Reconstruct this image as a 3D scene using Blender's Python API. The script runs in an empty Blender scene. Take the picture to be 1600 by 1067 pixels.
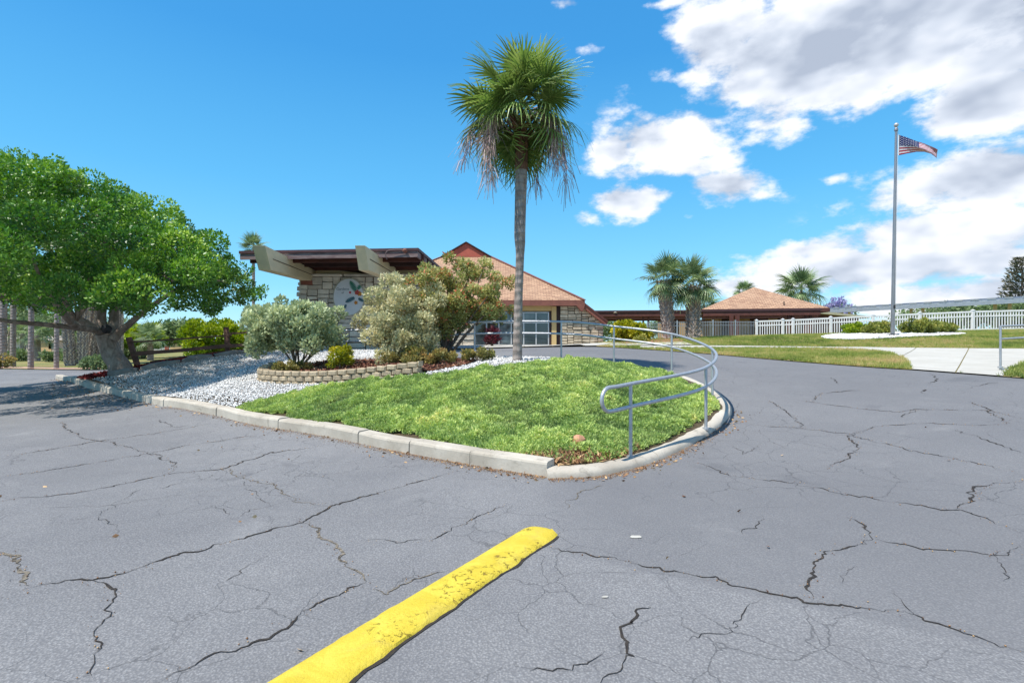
import bpy, math, random
import numpy as np
from mathutils import Vector, Matrix, Euler
from mathutils.geometry import delaunay_2d_cdt

R = math.radians
scene = bpy.context.scene
COL = scene.collection

# ------------------------------------------------------------------ camera
CAM_H = 1.5
cam = bpy.data.cameras.new('camera')
cam.lens = 18.0
cam.sensor_width = 36.0
cam.clip_end = 3000
cam_ob = bpy.data.objects.new('camera', cam)
cam_ob.location = (0, 0, CAM_H)
cam_ob.rotation_euler = (R(90), 0, 0)
COL.objects.link(cam_ob)
scene.camera = cam_ob

# ------------------------------------------------------------------ exposure
scene.view_settings.view_transform = 'Standard'
scene.view_settings.look = 'None'
scene.view_settings.gamma = 1.0
scene.view_settings.use_curve_mapping = False
scene.view_settings.exposure = 1.07

# ------------------------------------------------------------------ sun
SUN_EL = R(62)
SUN_AZ = math.atan2(-0.80, -0.60)          # compass angle (x, y) of the sun
sun = bpy.data.lights.new('sun', 'SUN')
sun.energy = 3.05
sun.angle = R(0.55)
sun.color = (1.0, 0.95, 0.87)
sun_ob = bpy.data.objects.new('sun', sun)
sd = Vector((math.sin(SUN_AZ) * math.cos(SUN_EL), math.cos(SUN_AZ) * math.cos(SUN_EL), math.sin(SUN_EL)))
sun_ob.rotation_euler = sd.to_track_quat('Z', 'Y').to_euler()
sun_ob.location = (-20, -15, 40)
COL.objects.link(sun_ob)

# ------------------------------------------------------------------ world
SKY_STRENGTH = 0.12
world = bpy.data.worlds.new('World')
scene.world = world
world.use_nodes = True
try:
    world.cycles.sampling_method = 'MANUAL'
    world.cycles.sample_map_resolution = 256
except Exception:
    pass


def px_azel(px, py):
    x, z = (px - 800) / 800.0, (533.5 - py) / 800.0
    return math.atan2(x, 1.0), math.atan2(z, math.hypot(x, 1.0))


class NT:
    """tiny helper for building node trees"""
    def __init__(self, nt):
        self.nt = nt
        self.n = nt.nodes
        self.l = nt.links

    def new(self, t, **kw):
        nd = self.n.new(t)
        for k, v in kw.items():
            setattr(nd, k, v)
        return nd

    def put(self, sock, v):
        if isinstance(v, (int, float)):
            sock.default_value = v
        elif isinstance(v, (tuple, list)):
            if sock.type == 'RGBA' and len(v) == 3:
                v = (*v, 1.0)
            sock.default_value = v
        else:
            self.l.new(v, sock)

    def math(self, op, a, b=0.0, c=None, clamp=False):
        nd = self.new('ShaderNodeMath', operation=op, use_clamp=clamp)
        self.put(nd.inputs[0], a)
        self.put(nd.inputs[1], b)
        if c is not None:
            self.put(nd.inputs[2], c)
        return nd.outputs[0]

    def vmath(self, op, a, b=(0, 0, 0)):
        nd = self.new('ShaderNodeVectorMath', operation=op)
        self.put(nd.inputs[0], a)
        if op == 'SCALE':
            self.put(nd.inputs['Scale'], b)
        else:
            self.put(nd.inputs[1], b)
        return nd.outputs[0]

    def smooth(self, v, lo, hi, a=0.0, b=1.0):
        nd = self.new('ShaderNodeMapRange', interpolation_type='SMOOTHSTEP')
        self.put(nd.inputs[0], v)
        self.put(nd.inputs[1], lo)
        self.put(nd.inputs[2], hi)
        self.put(nd.inputs[3], a)
        self.put(nd.inputs[4], b)
        return nd.outputs[0]

    def noise(self, vec, scale, detail=4.0, rough=0.55, dist=0.0):
        nd = self.new('ShaderNodeTexNoise')
        if vec is not None:
            self.put(nd.inputs['Vector'], vec)
        nd.inputs['Scale'].default_value = scale
        nd.inputs['Detail'].default_value = detail
        nd.inputs['Roughness'].default_value = rough
        nd.inputs['Distortion'].default_value = dist
        return nd.outputs[0]

    def mix(self, f, a, b, blend='MIX'):
        nd = self.new('ShaderNodeMix', data_type='RGBA', blend_type=blend)
        self.put(nd.inputs[0], f)
        self.put(nd.inputs[6], a)
        self.put(nd.inputs[7], b)
        return nd.outputs[2]

    def ramp(self, f, stops):
        nd = self.new('ShaderNodeValToRGB')
        cr = nd.color_ramp
        while len(cr.elements) < len(stops):
            cr.elements.new(0.5)
        for e, (p, c) in zip(cr.elements, stops):
            e.position = p
            e.color = (*c, 1.0) if len(c) == 3 else c
        self.put(nd.inputs[0], f)
        return nd.outputs[0]


def build_world():
    t = NT(world.node_tree)
    t.n.clear()
    out = t.new('ShaderNodeOutputWorld')
    bg = t.new('ShaderNodeBackground')
    bg.inputs['Strength'].default_value = SKY_STRENGTH
    t.l.new(bg.outputs[0], out.inputs[0])
    sky = t.new('ShaderNodeTexSky', sky_type='NISHITA')
    sky.sun_disc = False
    sky.sun_elevation = SUN_EL
    sky.sun_rotation = SUN_AZ
    sky.air_density = 1.0
    sky.dust_density = 0.15
    sky.ozone_density = 3.0
    hs = t.new('ShaderNodeHueSaturation')
    hs.inputs['Hue'].default_value = 0.485
    hs.inputs['Saturation'].default_value = 1.2
    hs.inputs['Value'].default_value = 1.35
    t.l.new(sky.outputs[0], hs.inputs['Color'])
    tc = t.new('ShaderNodeTexCoord')
    d = t.vmath('NORMALIZE', tc.outputs['Generated'])
    sp = t.new('ShaderNodeSeparateXYZ')
    t.l.new(d, sp.inputs[0])
    az = t.math('ARCTAN2', sp.outputs[0], sp.outputs[1])
    el = t.math('ARCSINE', sp.outputs[2])
    # warp so that blob outlines are ragged
    dd = t.vmath('MULTIPLY', d, (1, 1, 1.9))
    n1 = t.noise(dd, 7.0, 7.0, 0.60, 0.0)
    n2 = t.noise(dd, 2.6, 3.0, 0.5)
    up = t.vmath('ADD', dd, (-0.03, -0.01, 0.085))
    n1u = t.noise(up, 7.0, 3.0, 0.55, 0.0)
    blobs = [  # px, py, rx, ry (pixels), weight
        (1340, 75, 330, 130, 1.65), (1130, 55, 110, 70, 1.1), (1530, 160, 190, 70, 1.25), (1210, 195, 120, 40, 0.85), (1560, 40, 200, 120, 1.5),
        (1050, 215, 125, 60, 1.15), (1240, 200, 75, 40, 0.95), (960, 235, 70, 38, 0.9),
        (990, 315, 90, 34, 1.0), (1140, 292, 95, 36, 1.0), (912, 342, 36, 20, 0.8), (1060, 262, 160, 25, 0.8),
        (1510, 285, 210, 70, 1.3), (1490, 365, 270, 60, 1.15), (1360, 420, 310, 50, 1.2), (1190, 445, 140, 28, 1.05),
        (1480, 460, 300, 40, 1.1), (1260, 390, 130, 24, 0.8),
        (925, 80, 36, 14, 0.62), (1030, 112, 46, 26, 0.75), (892, 6, 34, 14, 0.7), (1025, 8, 58, 14, 0.72),
        (1300, 281, 36, 15, 0.7), (1160, 400, 30, 12, 0.7), (1080, 340, 30, 14, 0.6)]
    M = None
    for px, py, rx, ry, w in blobs:
        a0, e0 = px_azel(px, py)
        ra = abs(px_azel(px + rx, py)[0] - px_azel(px - rx, py)[0]) / 2
        re = abs(px_azel(px, py - ry)[1] - px_azel(px, py + ry)[1]) / 2
        u = t.math('MULTIPLY', t.math('SUBTRACT', az, a0), 1 / ra)
        v = t.math('MULTIPLY', t.math('SUBTRACT', el, e0), 1 / re)
        q = t.math('ADD', t.math('MULTIPLY', u, u), t.math('MULTIPLY', v, v))
        g = t.math('MULTIPLY', t.math('EXPONENT', t.math('MULTIPLY', q, -1.25)), w)
        M = g if M is None else t.math('MAXIMUM', M, g)
    # the bank of cloud goes on to the right of the frame and round behind
    right = t.math('MULTIPLY', t.smooth(az, 0.74, 1.05), t.smooth(az, 2.9, 2.3))
    low = t.smooth(el, 1.25, 0.7)
    gen = t.math('MULTIPLY', t.math('MULTIPLY', right, low), t.smooth(n2, 0.38, 0.62, 0.25, 1.1))
    M = t.math('MAXIMUM', M, gen)
    dens = t.math('ADD', M, t.math('MULTIPLY', t.math('SUBTRACT', n1, 0.5), 2.7))
    alpha = t.smooth(dens, 0.42, 0.86)
    alpha = t.math('MULTIPLY', alpha, t.smooth(M, 0.04, 0.25))
    alpha = t.math('MULTIPLY', alpha, t.smooth(el, 0.0, 0.03, 0.3, 1.0))
    core = t.smooth(dens, 0.8, 1.6)
    lit = t.math('MULTIPLY_ADD', t.math('SUBTRACT', n1, n1u), 2.6, 0.62, clamp=True)
    shade = t.math('MULTIPLY', core, t.smooth(n2, 0.3, 0.62, 1.0, 0.45))
    lit = t.math('SUBTRACT', lit, t.math('MULTIPLY', shade, 0.6), clamp=True)
    k = 1.0 / SKY_STRENGTH
    cc = t.ramp(lit, [(0.0, (0.23 * k, 0.265 * k, 0.33 * k)), (0.35, (0.35 * k, 0.385 * k, 0.445 * k)),
                      (0.7, (0.50 * k, 0.515 * k, 0.545 * k))])
    blue = t.ramp(el, [(0.0, (0.20 * k, 0.40 * k, 0.51 * k)), (0.10, (0.105 * k, 0.315 * k, 0.475 * k)), (0.28, (0.052 * k, 0.235 * k, 0.435 * k)),
                       (0.50, (0.023 * k, 0.160 * k, 0.375 * k)), (1.0, (0.016 * k, 0.11 * k, 0.30 * k))])
    clear = t.mix(0.88, hs.outputs[0], blue)
    col = t.mix(alpha, clear, cc)
    t.l.new(col, bg.inputs['Color'])


build_world()

# ------------------------------------------------------------------ terrain height
F, CX, HY = 800.0, 800.0, 533.5


def P(px, py, Y):
    """world point seen at a pixel of the photograph at depth Y"""
    return Vector(((px - CX) / F * Y, Y, CAM_H + (HY - py) / F * Y))


CTRL = [
    (-2, 1.5, 0), (2, 1.5, 0), (-6, 3, 0), (-12, 6, 0), (-20, 10, 0), (-25, 20, 0), (-32, 34, -0.05), (-18, 22, 0),
    (-17, 18.2, 0), (0.35, 5.6, 0), (-1.8, 7.05, 0), (-4.75, 9.16, 0), (-9, 12.2, 0), (-13, 15, 0), (-3, 4.5, 0), (-8, 8, 0),
    (1.5, 6.1, -0.02), (2.95, 7.4, 0.12), (3.75, 9.2, 0.36), (3.5, 11, 0.68), (2.4, 11.7, 0.86), (1.2, 12.1, 0.98),
    (4, 4, 0.08), (6, 6, 0.28), (8, 8, 0.5), (10, 10, 0.78), (9.8, 12.6, 0.86), (6.1, 16.4, 1.08), (13.5, 19.5, 1.25),
    (13, 8, 0.72), (6, 3, 0.1), (5.2, 12, 0.8), (7.5, 10, 0.66), (20, 12, 1.05), (6.5, 20, 1.25), (10, 17, 1.13),
    (0, 20, 1.13), (0, 26, 1.2), (4, 31, 1.23), (-5, 31, 1.2), (-8.7, 20.7, 1.0), (-5, 17, 1.02), (-5, 21, 1.05),
    (-5.73, 11.6, 0.47), (-3.8, 10.8, 0.50), (-1.8, 10, 0.70), (0.14, 11.3, 0.97), (1.1, 11, 0.93), (2.2, 10, 0.70), (0.6, 8.4, 0.40), (2.4, 8.6, 0.36),
    (-13, 17, 0.36), (-13.1, 18, 0.52), (-10.8, 19.5, 0.93), (-5.2, 13.2, 0.80), (-3.0, 12.8, 0.84), (-1.4, 12.3, 0.95),
    (-14.5, 21.5, 0.1), (-12, 23, 0.2), (-10, 26, 0.5), (-20, 28, 0.0), (-16, 26, 0.0),
    (16.3, 22, 1.72), (17, 34, 1.68), (22, 26.5, 1.9), (28, 31, 2.12), (20.5, 33, 1.82), (24, 24, 1.9), (40, 26, 2.2), (36, 38, 2.1), (8, 26, 1.6),
    (13, 38, 1.65), (10, 33, 1.58), (27, 47, 1.9), (5, 40, 1.4), (16, 16, 1.17), (18, 19, 1.4),
    (-60, 60, -0.2), (-110, 0, 0), (0, -40, 0), (30, -30, 0.2), (70, 10, 1.6), (90, 90, 1.8), (0, 95, 1.1), (-60, 100, -0.6),
    (-110, 150, -1.2), (-60, 160, -1.2), (0, 160, 0.6), (110, 160, 1.6), (-110, 60, -0.3), (110, -40, 0.8), (-110, -40, 0.0), (0, 60, 1.3)]
CT = np.array(CTRL, float)


def _phi(d2):
    return 0.5 * d2 * np.log(d2 + 1e-9)


def _fit():
    n = len(CT)
    d2 = ((CT[:, None, :2] - CT[None, :, :2]) ** 2).sum(-1)
    K = _phi(d2) + np.eye(n) * 0.6
    Q = np.c_[np.ones(n), CT[:, :2]]
    A = np.zeros((n + 3, n + 3))
    A[:n, :n] = K
    A[:n, n:] = Q
    A[n:, :n] = Q.T
    b = np.r_[CT[:, 2], 0, 0, 0]
    return np.linalg.solve(A, b)


_W = _fit()


def Hn(xy):
    xy = np.clip(np.asarray(xy, float), [-110, -40], [110, 160])
    out = np.zeros(len(xy))
    for i in range(0, len(xy), 20000):
        c = xy[i:i + 20000]
        d2 = ((c[:, None, :] - CT[None, :, :2]) ** 2).sum(-1)
        out[i:i + 20000] = _phi(d2) @ _W[:-3] + _W[-3] + c @ _W[-2:]
    return out


def H(x, y):
    return float(Hn([[x, y]])[0])


_YS = np.concatenate([np.arange(1.0, 40, 0.02), np.arange(40, 160, 0.2)])


def hit(px, py, off=0.0):
    """where the view ray through a pixel meets the terrain"""
    x = (px - CX) / F * _YS
    z = CAM_H + (HY - py) / F * _YS
    h = Hn(np.c_[x, _YS]) + off
    k = np.argmax(z < h)
    if z[k] >= h[k]:
        k = len(_YS) - 1
    return Vector((x[k], _YS[k], h[k]))


def hits(pts, off=0.0):
    return [hit(a, b, off) for a, b in pts]


# ------------------------------------------------------------------ object helpers
ORG = {}


def link(o, parent=None):
    COL.objects.link(o)
    if parent is not None:
        o.parent = parent
    return o


def tag(o, label, cat, group=None):
    o['label'] = label
    o['category'] = cat
    if group:
        o['group'] = group
    return o


def thing(name, label, cat, loc=(0, 0, 0), group=None):
    o = bpy.data.objects.new(name, None)
    o.empty_display_size = 0.2
    o.location = loc
    link(o)
    ORG[o.name] = Vector(loc)
    return tag(o, label, cat, group)


def mesh_np(name, V, polys=None, tris=None, smooth=False):
    """mesh from arrays; tris (N,3) or quads (N,4) as numpy, or a list of polygons"""
    me = bpy.data.meshes.new(name)
    V = np.asarray(V, np.float32)
    if tris is not None:
        tris = np.asarray(tris, np.int32)
        n, k = tris.shape
        me.vertices.add(len(V))
        me.vertices.foreach_set('co', V.ravel())
        me.loops.add(n * k)
        me.loops.foreach_set('vertex_index', tris.ravel())
        me.polygons.add(n)
        me.polygons.foreach_set('loop_start', np.arange(0, n * k, k, dtype=np.int32))
        me.polygons.foreach_set('loop_total', np.full(n, k, np.int32))
        me.update(calc_edges=True)
        me.validate()
    else:
        me.from_pydata([tuple(map(float, v)) for v in V], [], polys)
        me.update()
    if smooth:
        me.polygons.foreach_set('use_smooth', np.ones(len(me.polygons), bool))
    return me


def mobj(name, me, mat, parent=None, kind=None, loc=None):
    o = bpy.data.objects.new(name, me)
    mats = mat if isinstance(mat, (list, tuple)) else [mat]
    if not me.materials:
        for m in mats:
            me.materials.append(m)
    link(o, parent)
    if loc is not None:
        o.location = loc
    ORG[o.name] = ORG.get(parent.name, Vector()) if parent is not None else Vector()
    if kind:
        o['kind'] = kind
    return o


def tint(me, vals):
    a = me.attributes.new('tint', 'FLOAT', 'POINT')
    a.data.foreach_set('value', np.asarray(vals, np.float32))


class MB:
    """collects shapes given in world coordinates, builds them as one mesh"""
    def __init__(self):
        self.v, self.f, self.mi, self.cur = [], [], [], 0

    def add(self, vs, fs):
        b = len(self.v)
        self.v += [tuple(v) for v in vs]
        for f in fs:
            self.f.append(tuple(i + b for i in f))
            self.mi.append(self.cur)
        return self

    def box(self, x0, x1, y0, y1, z0, z1):
        vs = [(x0, y0, z0), (x1, y0, z0), (x1, y1, z0), (x0, y1, z0), (x0, y0, z1), (x1, y0, z1), (x1, y1, z1), (x0, y1, z1)]
        return self.add(vs, [(0, 3, 2, 1), (4, 5, 6, 7), (0, 1, 5, 4), (1, 2, 6, 5), (2, 3, 7, 6), (3, 0, 4, 7)])

    def hexa(self, vs):
        """8 corners: bottom loop then top loop"""
        return self.add(vs, [(0, 3, 2, 1), (4, 5, 6, 7), (0, 1, 5, 4), (1, 2, 6, 5), (2, 3, 7, 6), (3, 0, 4, 7)])

    def bar(self, a, b, w, h, up=(0, 0, 1)):
        a, b = Vector(a), Vector(b)
        d = (b - a).normalized()
        s = d.cross(Vector(up))
        if s.length < 1e-4:
            s = d.cross(Vector((0, 1, 0)))
        s = s.normalized() * w / 2
        u = s.cross(d).normalized() * h / 2
        vs = [a - s - u, a + s - u, b + s - u, b - s - u, a - s + u, a + s + u, b + s + u, b - s + u]
        return self.hexa(vs)

    def prism(self, poly, d):
        """planar polygon (world points) pushed along vector d"""
        n = len(poly)
        d = Vector(d)
        vs = [Vector(p) for p in poly] + [Vector(p) + d for p in poly]
        fs = [tuple(range(n - 1, -1, -1)), tuple(range(n, 2 * n))]
        fs += [(i, (i + 1) % n, n + (i + 1) % n, n + i) for i in range(n)]
        return self.add(vs, fs)

    def tube(self, pts, rad, n=10, cap=True):
        pts = [Vector(p) for p in pts]
        m = len(pts)
        rad = rad if isinstance(rad, (list, tuple, np.ndarray)) else [rad] * m
        b = len(self.v)
        ref = None
        for i, p in enumerate(pts):
            d = (pts[min(i + 1, m - 1)] - pts[max(i - 1, 0)]).normalized()
            if ref is None:
                ref = d.orthogonal().normalized()
            ref = (ref - d * ref.dot(d)).normalized()
            s = d.cross(ref)
            for k in range(n):
                a = 2 * math.pi * k / n
                self.v.append(tuple(p + (ref * math.cos(a) + s * math.sin(a)) * rad[i]))
        for i in range(m - 1):
            for k in range(n):
                k2 = (k + 1) % n
                self.f.append((b + i * n + k, b + i * n + k2, b + (i + 1) * n + k2, b + (i + 1) * n + k))
                self.mi.append(self.cur)
        if cap:
            self.f.append(tuple(b + k for k in range(n - 1, -1, -1)))
            self.f.append(tuple(b + (m - 1) * n + k for k in range(n)))
            self.mi += [self.cur, self.cur]
        return self

    def build(self, name, mat, parent=None, kind=None, smooth=False, bevel=0.0):
        o = ORG.get(parent.name, Vector()) if parent is not None else Vector()
        me = bpy.data.meshes.new(name)
        me.from_pydata([(v[0] - o.x, v[1] - o.y, v[2] - o.z) for v in self.v], [], self.f)
        me.update()
        if len(set(self.mi)) > 1:
            me.polygons.foreach_set('material_index', np.array(self.mi, np.int32))
        if smooth:
            me.polygons.foreach_set('use_smooth', np.ones(len(me.polygons), bool))
        ob = mobj(name, me, mat, parent, kind)
        if bevel > 0:
            bv = ob.modifiers.new('bevel', 'BEVEL')
            bv.width = bevel
            bv.segments = 2
            bv.limit_method = 'ANGLE'
            bv.angle_limit = R(40)
        if smooth:
            try:
                me.set_sharp_from_angle(angle=R(45))
            except Exception:
                pass
        return ob


def in_poly(pts, poly):
    pts = np.asarray(pts, float)
    x, y = pts[:, 0], pts[:, 1]
    ins = np.zeros(len(pts), bool)
    n = len(poly)
    for i in range(n):
        x1, y1 = poly[i][0], poly[i][1]
        x2, y2 = poly[(i + 1) % n][0], poly[(i + 1) % n][1]
        c = ((y1 > y) != (y2 > y))
        with np.errstate(divide='ignore', invalid='ignore'):
            xi = (x2 - x1) * (y - y1) / (y2 - y1 + 1e-12) + x1
        ins ^= c & (x < xi)
    return ins


def resample(poly, step, closed=True):
    out = []
    n = len(poly)
    for i in range(n if closed else n - 1):
        a, b = Vector(poly[i][:2]), Vector(poly[(i + 1) % n][:2])
        k = max(1, int((b - a).length / step))
        for j in range(k):
            out.append(a.lerp(b, j / k))
    if not closed:
        out.append(Vector(poly[-1][:2]))
    return out


def catmull(pts, k=6):
    pts = [Vector(p) for p in pts]
    out = []
    for i in range(len(pts) - 1):
        p0, p1, p2, p3 = pts[max(i - 1, 0)], pts[i], pts[i + 1], pts[min(i + 2, len(pts) - 1)]
        for j in range(k):
            t = j / k
            out.append(0.5 * ((2 * p1) + (p2 - p0) * t + (2 * p0 - 5 * p1 + 4 * p2 - p3) * t * t + (3 * p1 - p0 - 3 * p2 + p3) * t ** 3))
    out.append(pts[-1])
    return out


def sheet(name, poly, mat, off, step=0.35, fine=None, parent=None, kind='structure', skirt=0.0, zfun=None):
    """a sheet that follows the terrain inside a polygon; fine = (x0,x1,y0,y1) region using the small step"""
    b = resample(poly, step * 1.5)
    xs = [p.x for p in b]
    ys = [p.y for p in b]
    g = []
    x0, x1, y0, y1 = min(xs), max(xs), min(ys), max(ys)
    if fine is None:
        gx, gy = np.meshgrid(np.arange(x0, x1, step), np.arange(y0, y1, step))
        g = np.c_[gx.ravel(), gy.ravel()]
    else:
        gx, gy = np.meshgrid(np.arange(fine[0], fine[1], step), np.arange(fine[2], fine[3], step))
        g = np.c_[gx.ravel(), gy.ravel()]
        s2 = step * 5
        gx, gy = np.meshgrid(np.arange(x0, x1, s2), np.arange(y0, y1, s2))
        g2 = np.c_[gx.ravel(), gy.ravel()]
        o = (g2[:, 0] < fine[0]) | (g2[:, 0] > fine[1]) | (g2[:, 1] < fine[2]) | (g2[:, 1] > fine[3])
        g = np.r_[g, g2[o]]
    g = g[in_poly(g, [(p.x, p.y) for p in b])]
    vs = [Vector((p.x, p.y)) for p in b] + [Vector((float(p[0]), float(p[1]))) for p in g]
    nb = len(b)
    r = delaunay_2d_cdt(vs, [], [list(range(nb))], 1, 1e-5)
    V2 = np.array([(v.x, v.y) for v in r[0]])
    z = Hn(V2) + off if zfun is None else zfun(V2)
    V = np.c_[V2, z]
    T = [tuple(f) for f in r[2]]
    # upward faces
    T2 = []
    for f in T:
        a, b_, c = V2[f[0]], V2[f[1]], V2[f[2]]
        if (b_[0] - a[0]) * (c[1] - a[1]) - (b_[1] - a[1]) * (c[0] - a[0]) < 0:
            f = f[::-1]
        T2.append(f)
    me = mesh_np(name, V, tris=np.array([f[:3] for f in T2]), smooth=True)
    return mobj(name, me, mat, parent, kind if parent is None else None)


def rand_rot(n, rng, up=None, spread=1.0):
    """n random orthonormal frames (columns x, y, z); y axis = growth direction"""
    if up is None:
        y = rng.normal(size=(n, 3))
    else:
        y = np.asarray(up, float) + rng.normal(size=(n, 3)) * spread
    y /= np.linalg.norm(y, axis=1)[:, None] + 1e-9
    r = rng.normal(size=(n, 3))
    x = np.cross(y, r)
    x /= np.linalg.norm(x, axis=1)[:, None] + 1e-9
    z = np.cross(x, y)
    return np.stack([x, y, z], axis=2)


def scatter(name, tv, tf, pos, rot, scale, tints, mat, parent=None, kind=None):
    """merge many copies of a template (tv verts, tf tris) into one mesh"""
    tv = np.asarray(tv, float)
    tf = np.asarray(tf, int)
    n, m = len(pos), len(tv)
    scale = np.asarray(scale, float)
    if scale.ndim == 1:
        loc = tv[None] * scale[:, None, None]
    else:
        loc = tv[None] * scale[:, None, :]
    V = np.einsum('nij,nmj->nmi', rot, loc) + np.asarray(pos)[:, None, :]
    o = ORG.get(parent.name, Vector()) if parent is not None else Vector()
    V = V.reshape(-1, 3) - np.array(o)
    Fc = (tf[None] + (np.arange(n) * m)[:, None, None]).reshape(-1, tf.shape[1])
    me = mesh_np(name, V, tris=Fc)
    tint(me, np.repeat(tints, m))
    return mobj(name, me, mat, parent, kind)


def vnoise(p, scale, seed=0):
    """cheap smooth value noise, 2D or 3D points -> 0..1"""
    p = np.asarray(p, float) * scale
    d = p.shape[1]
    i = np.floor(p).astype(np.int64)
    f = p - i
    f = f * f * (3 - 2 * f)
    out = np.zeros(len(p))
    for c in range(2 ** d):
        w = np.ones(len(p))
        h = np.full(len(p), seed * 374761393 + 668265263, np.int64)
        for k in range(d):
            b = (c >> k) & 1
            w *= f[:, k] if b else 1 - f[:, k]
            h = (h ^ ((i[:, k] + b) * [73856093, 19349663, 83492791][k])) & 0x7fffffff
        h = (h * 1103515245 + 12345) & 0x7fffffff
        h = ((h >> 7) ^ h) * 69069 & 0x7fffffff
        out += w * ((h >> 5) % 10007) / 10007.0
    return out


# ------------------------------------------------------------------ materials
def mat_base(name):
    m = bpy.data.materials.new(name)
    m.use_nodes = True
    t = NT(m.node_tree)
    t.n.clear()
    out = t.new('ShaderNodeOutputMaterial')
    return m, t, out


def principled(t, out, col, rough=0.7, metal=0.0, spec=0.4, normal=None):
    b = t.new('ShaderNodeBsdfPrincipled')
    t.put(b.inputs['Base Color'], col)
    t.put(b.inputs['Roughness'], rough)
    t.put(b.inputs['Metallic'], metal)
    t.put(b.inputs['Specular IOR Level'], spec)
    if normal is not None:
        t.l.new(normal, b.inputs['Normal'])
    t.l.new(b.outputs[0], out.inputs[0])
    return b


def bump(t, h, strength=0.5, dist=0.01):
    b = t.new('ShaderNodeBump')
    b.inputs['Strength'].default_value = strength
    b.inputs['Distance'].default_value = dist
    t.l.new(h, b.inputs['Height'])
    return b.outputs[0]


def obj_coord(t):
    g = t.new('ShaderNodeNewGeometry')
    return g.outputs['Position']


def mat_simple(name, c1, c2=None, scale=6.0, rough=0.7, metal=0.0, spec=0.35, bstr=0.3, bdist=0.01, detail=6, randomise=0.0, stretch=None):
    m, t, out = mat_base(name)
    v = obj_coord(t)
    if stretch:
        v = t.vmath('MULTIPLY', v, stretch)
    n = t.noise(v, scale, detail, 0.62)
    c2 = c2 or tuple(x * 0.75 for x in c1)
    f = t.smooth(n, 0.3, 0.7)
    col = t.mix(f, c2, c1)
    if randomise:
        oi = t.new('ShaderNodeObjectInfo')
        k = t.math('MULTIPLY_ADD', oi.outputs['Random'], randomise * 2, 1 - randomise)
        sc = t.new('ShaderNodeVectorMath', operation='SCALE')
        t.l.new(col, sc.inputs[0])
        t.l.new(k, sc.inputs['Scale'])
        col = sc.outputs[0]
    n2 = t.noise(v, scale * 9, 5, 0.6)
    nb = bump(t, n2, bstr, bdist)
    principled(t, out, col, rough, metal, spec, nb)
    return m


def mat_leaf(name, stops, trans=0.35, rough=0.45, spec=0.4, wash=0.12):
    m, t, out = mat_base(name)
    a = t.new('ShaderNodeAttribute', attribute_name='tint')
    stops = [(q, tuple(min(0.9, x * 1.25) for x in c_)) for q, c_ in stops]
    col = t.ramp(a.outputs['Fac'], stops)
    if 'frond' in name:
        oi = t.new('ShaderNodeObjectInfo')
        sv = t.new('ShaderNodeVectorMath', operation='SCALE')
        t.l.new(col, sv.inputs[0])
        t.l.new(t.math('MULTIPLY_ADD', oi.outputs['Random'], 0.9, 0.6), sv.inputs['Scale'])
        col = sv.outputs[0]
    n = t.noise(obj_coord(t), 1.3, 3, 0.5)
    col = t.mix(t.smooth(n, 0.35, 0.7, 0.0, wash), col, tuple(min(1, x * 1.4) for x in stops[-1][1]))
    b = t.new('ShaderNodeBsdfPrincipled')
    t.put(b.inputs['Base Color'], col)
    b.inputs['Roughness'].default_value = rough
    b.inputs['Specular IOR Level'].default_value = spec
    tr = t.new('ShaderNodeBsdfTranslucent')
    hs = t.new('ShaderNodeHueSaturation')
    hs.inputs['Saturation'].default_value = 1.1
    hs.inputs['Value'].default_value = 1.25
    t.l.new(col, hs.inputs['Color'])
    t.l.new(hs.outputs[0], tr.inputs['Color'])
    mx = t.new('ShaderNodeMixShader')
    mx.inputs[0].default_value = trans
    t.l.new(b.outputs[0], mx.inputs[1])
    t.l.new(tr.outputs[0], mx.inputs[2])
    t.l.new(mx.outputs[0], out.inputs[0])
    return m


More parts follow.
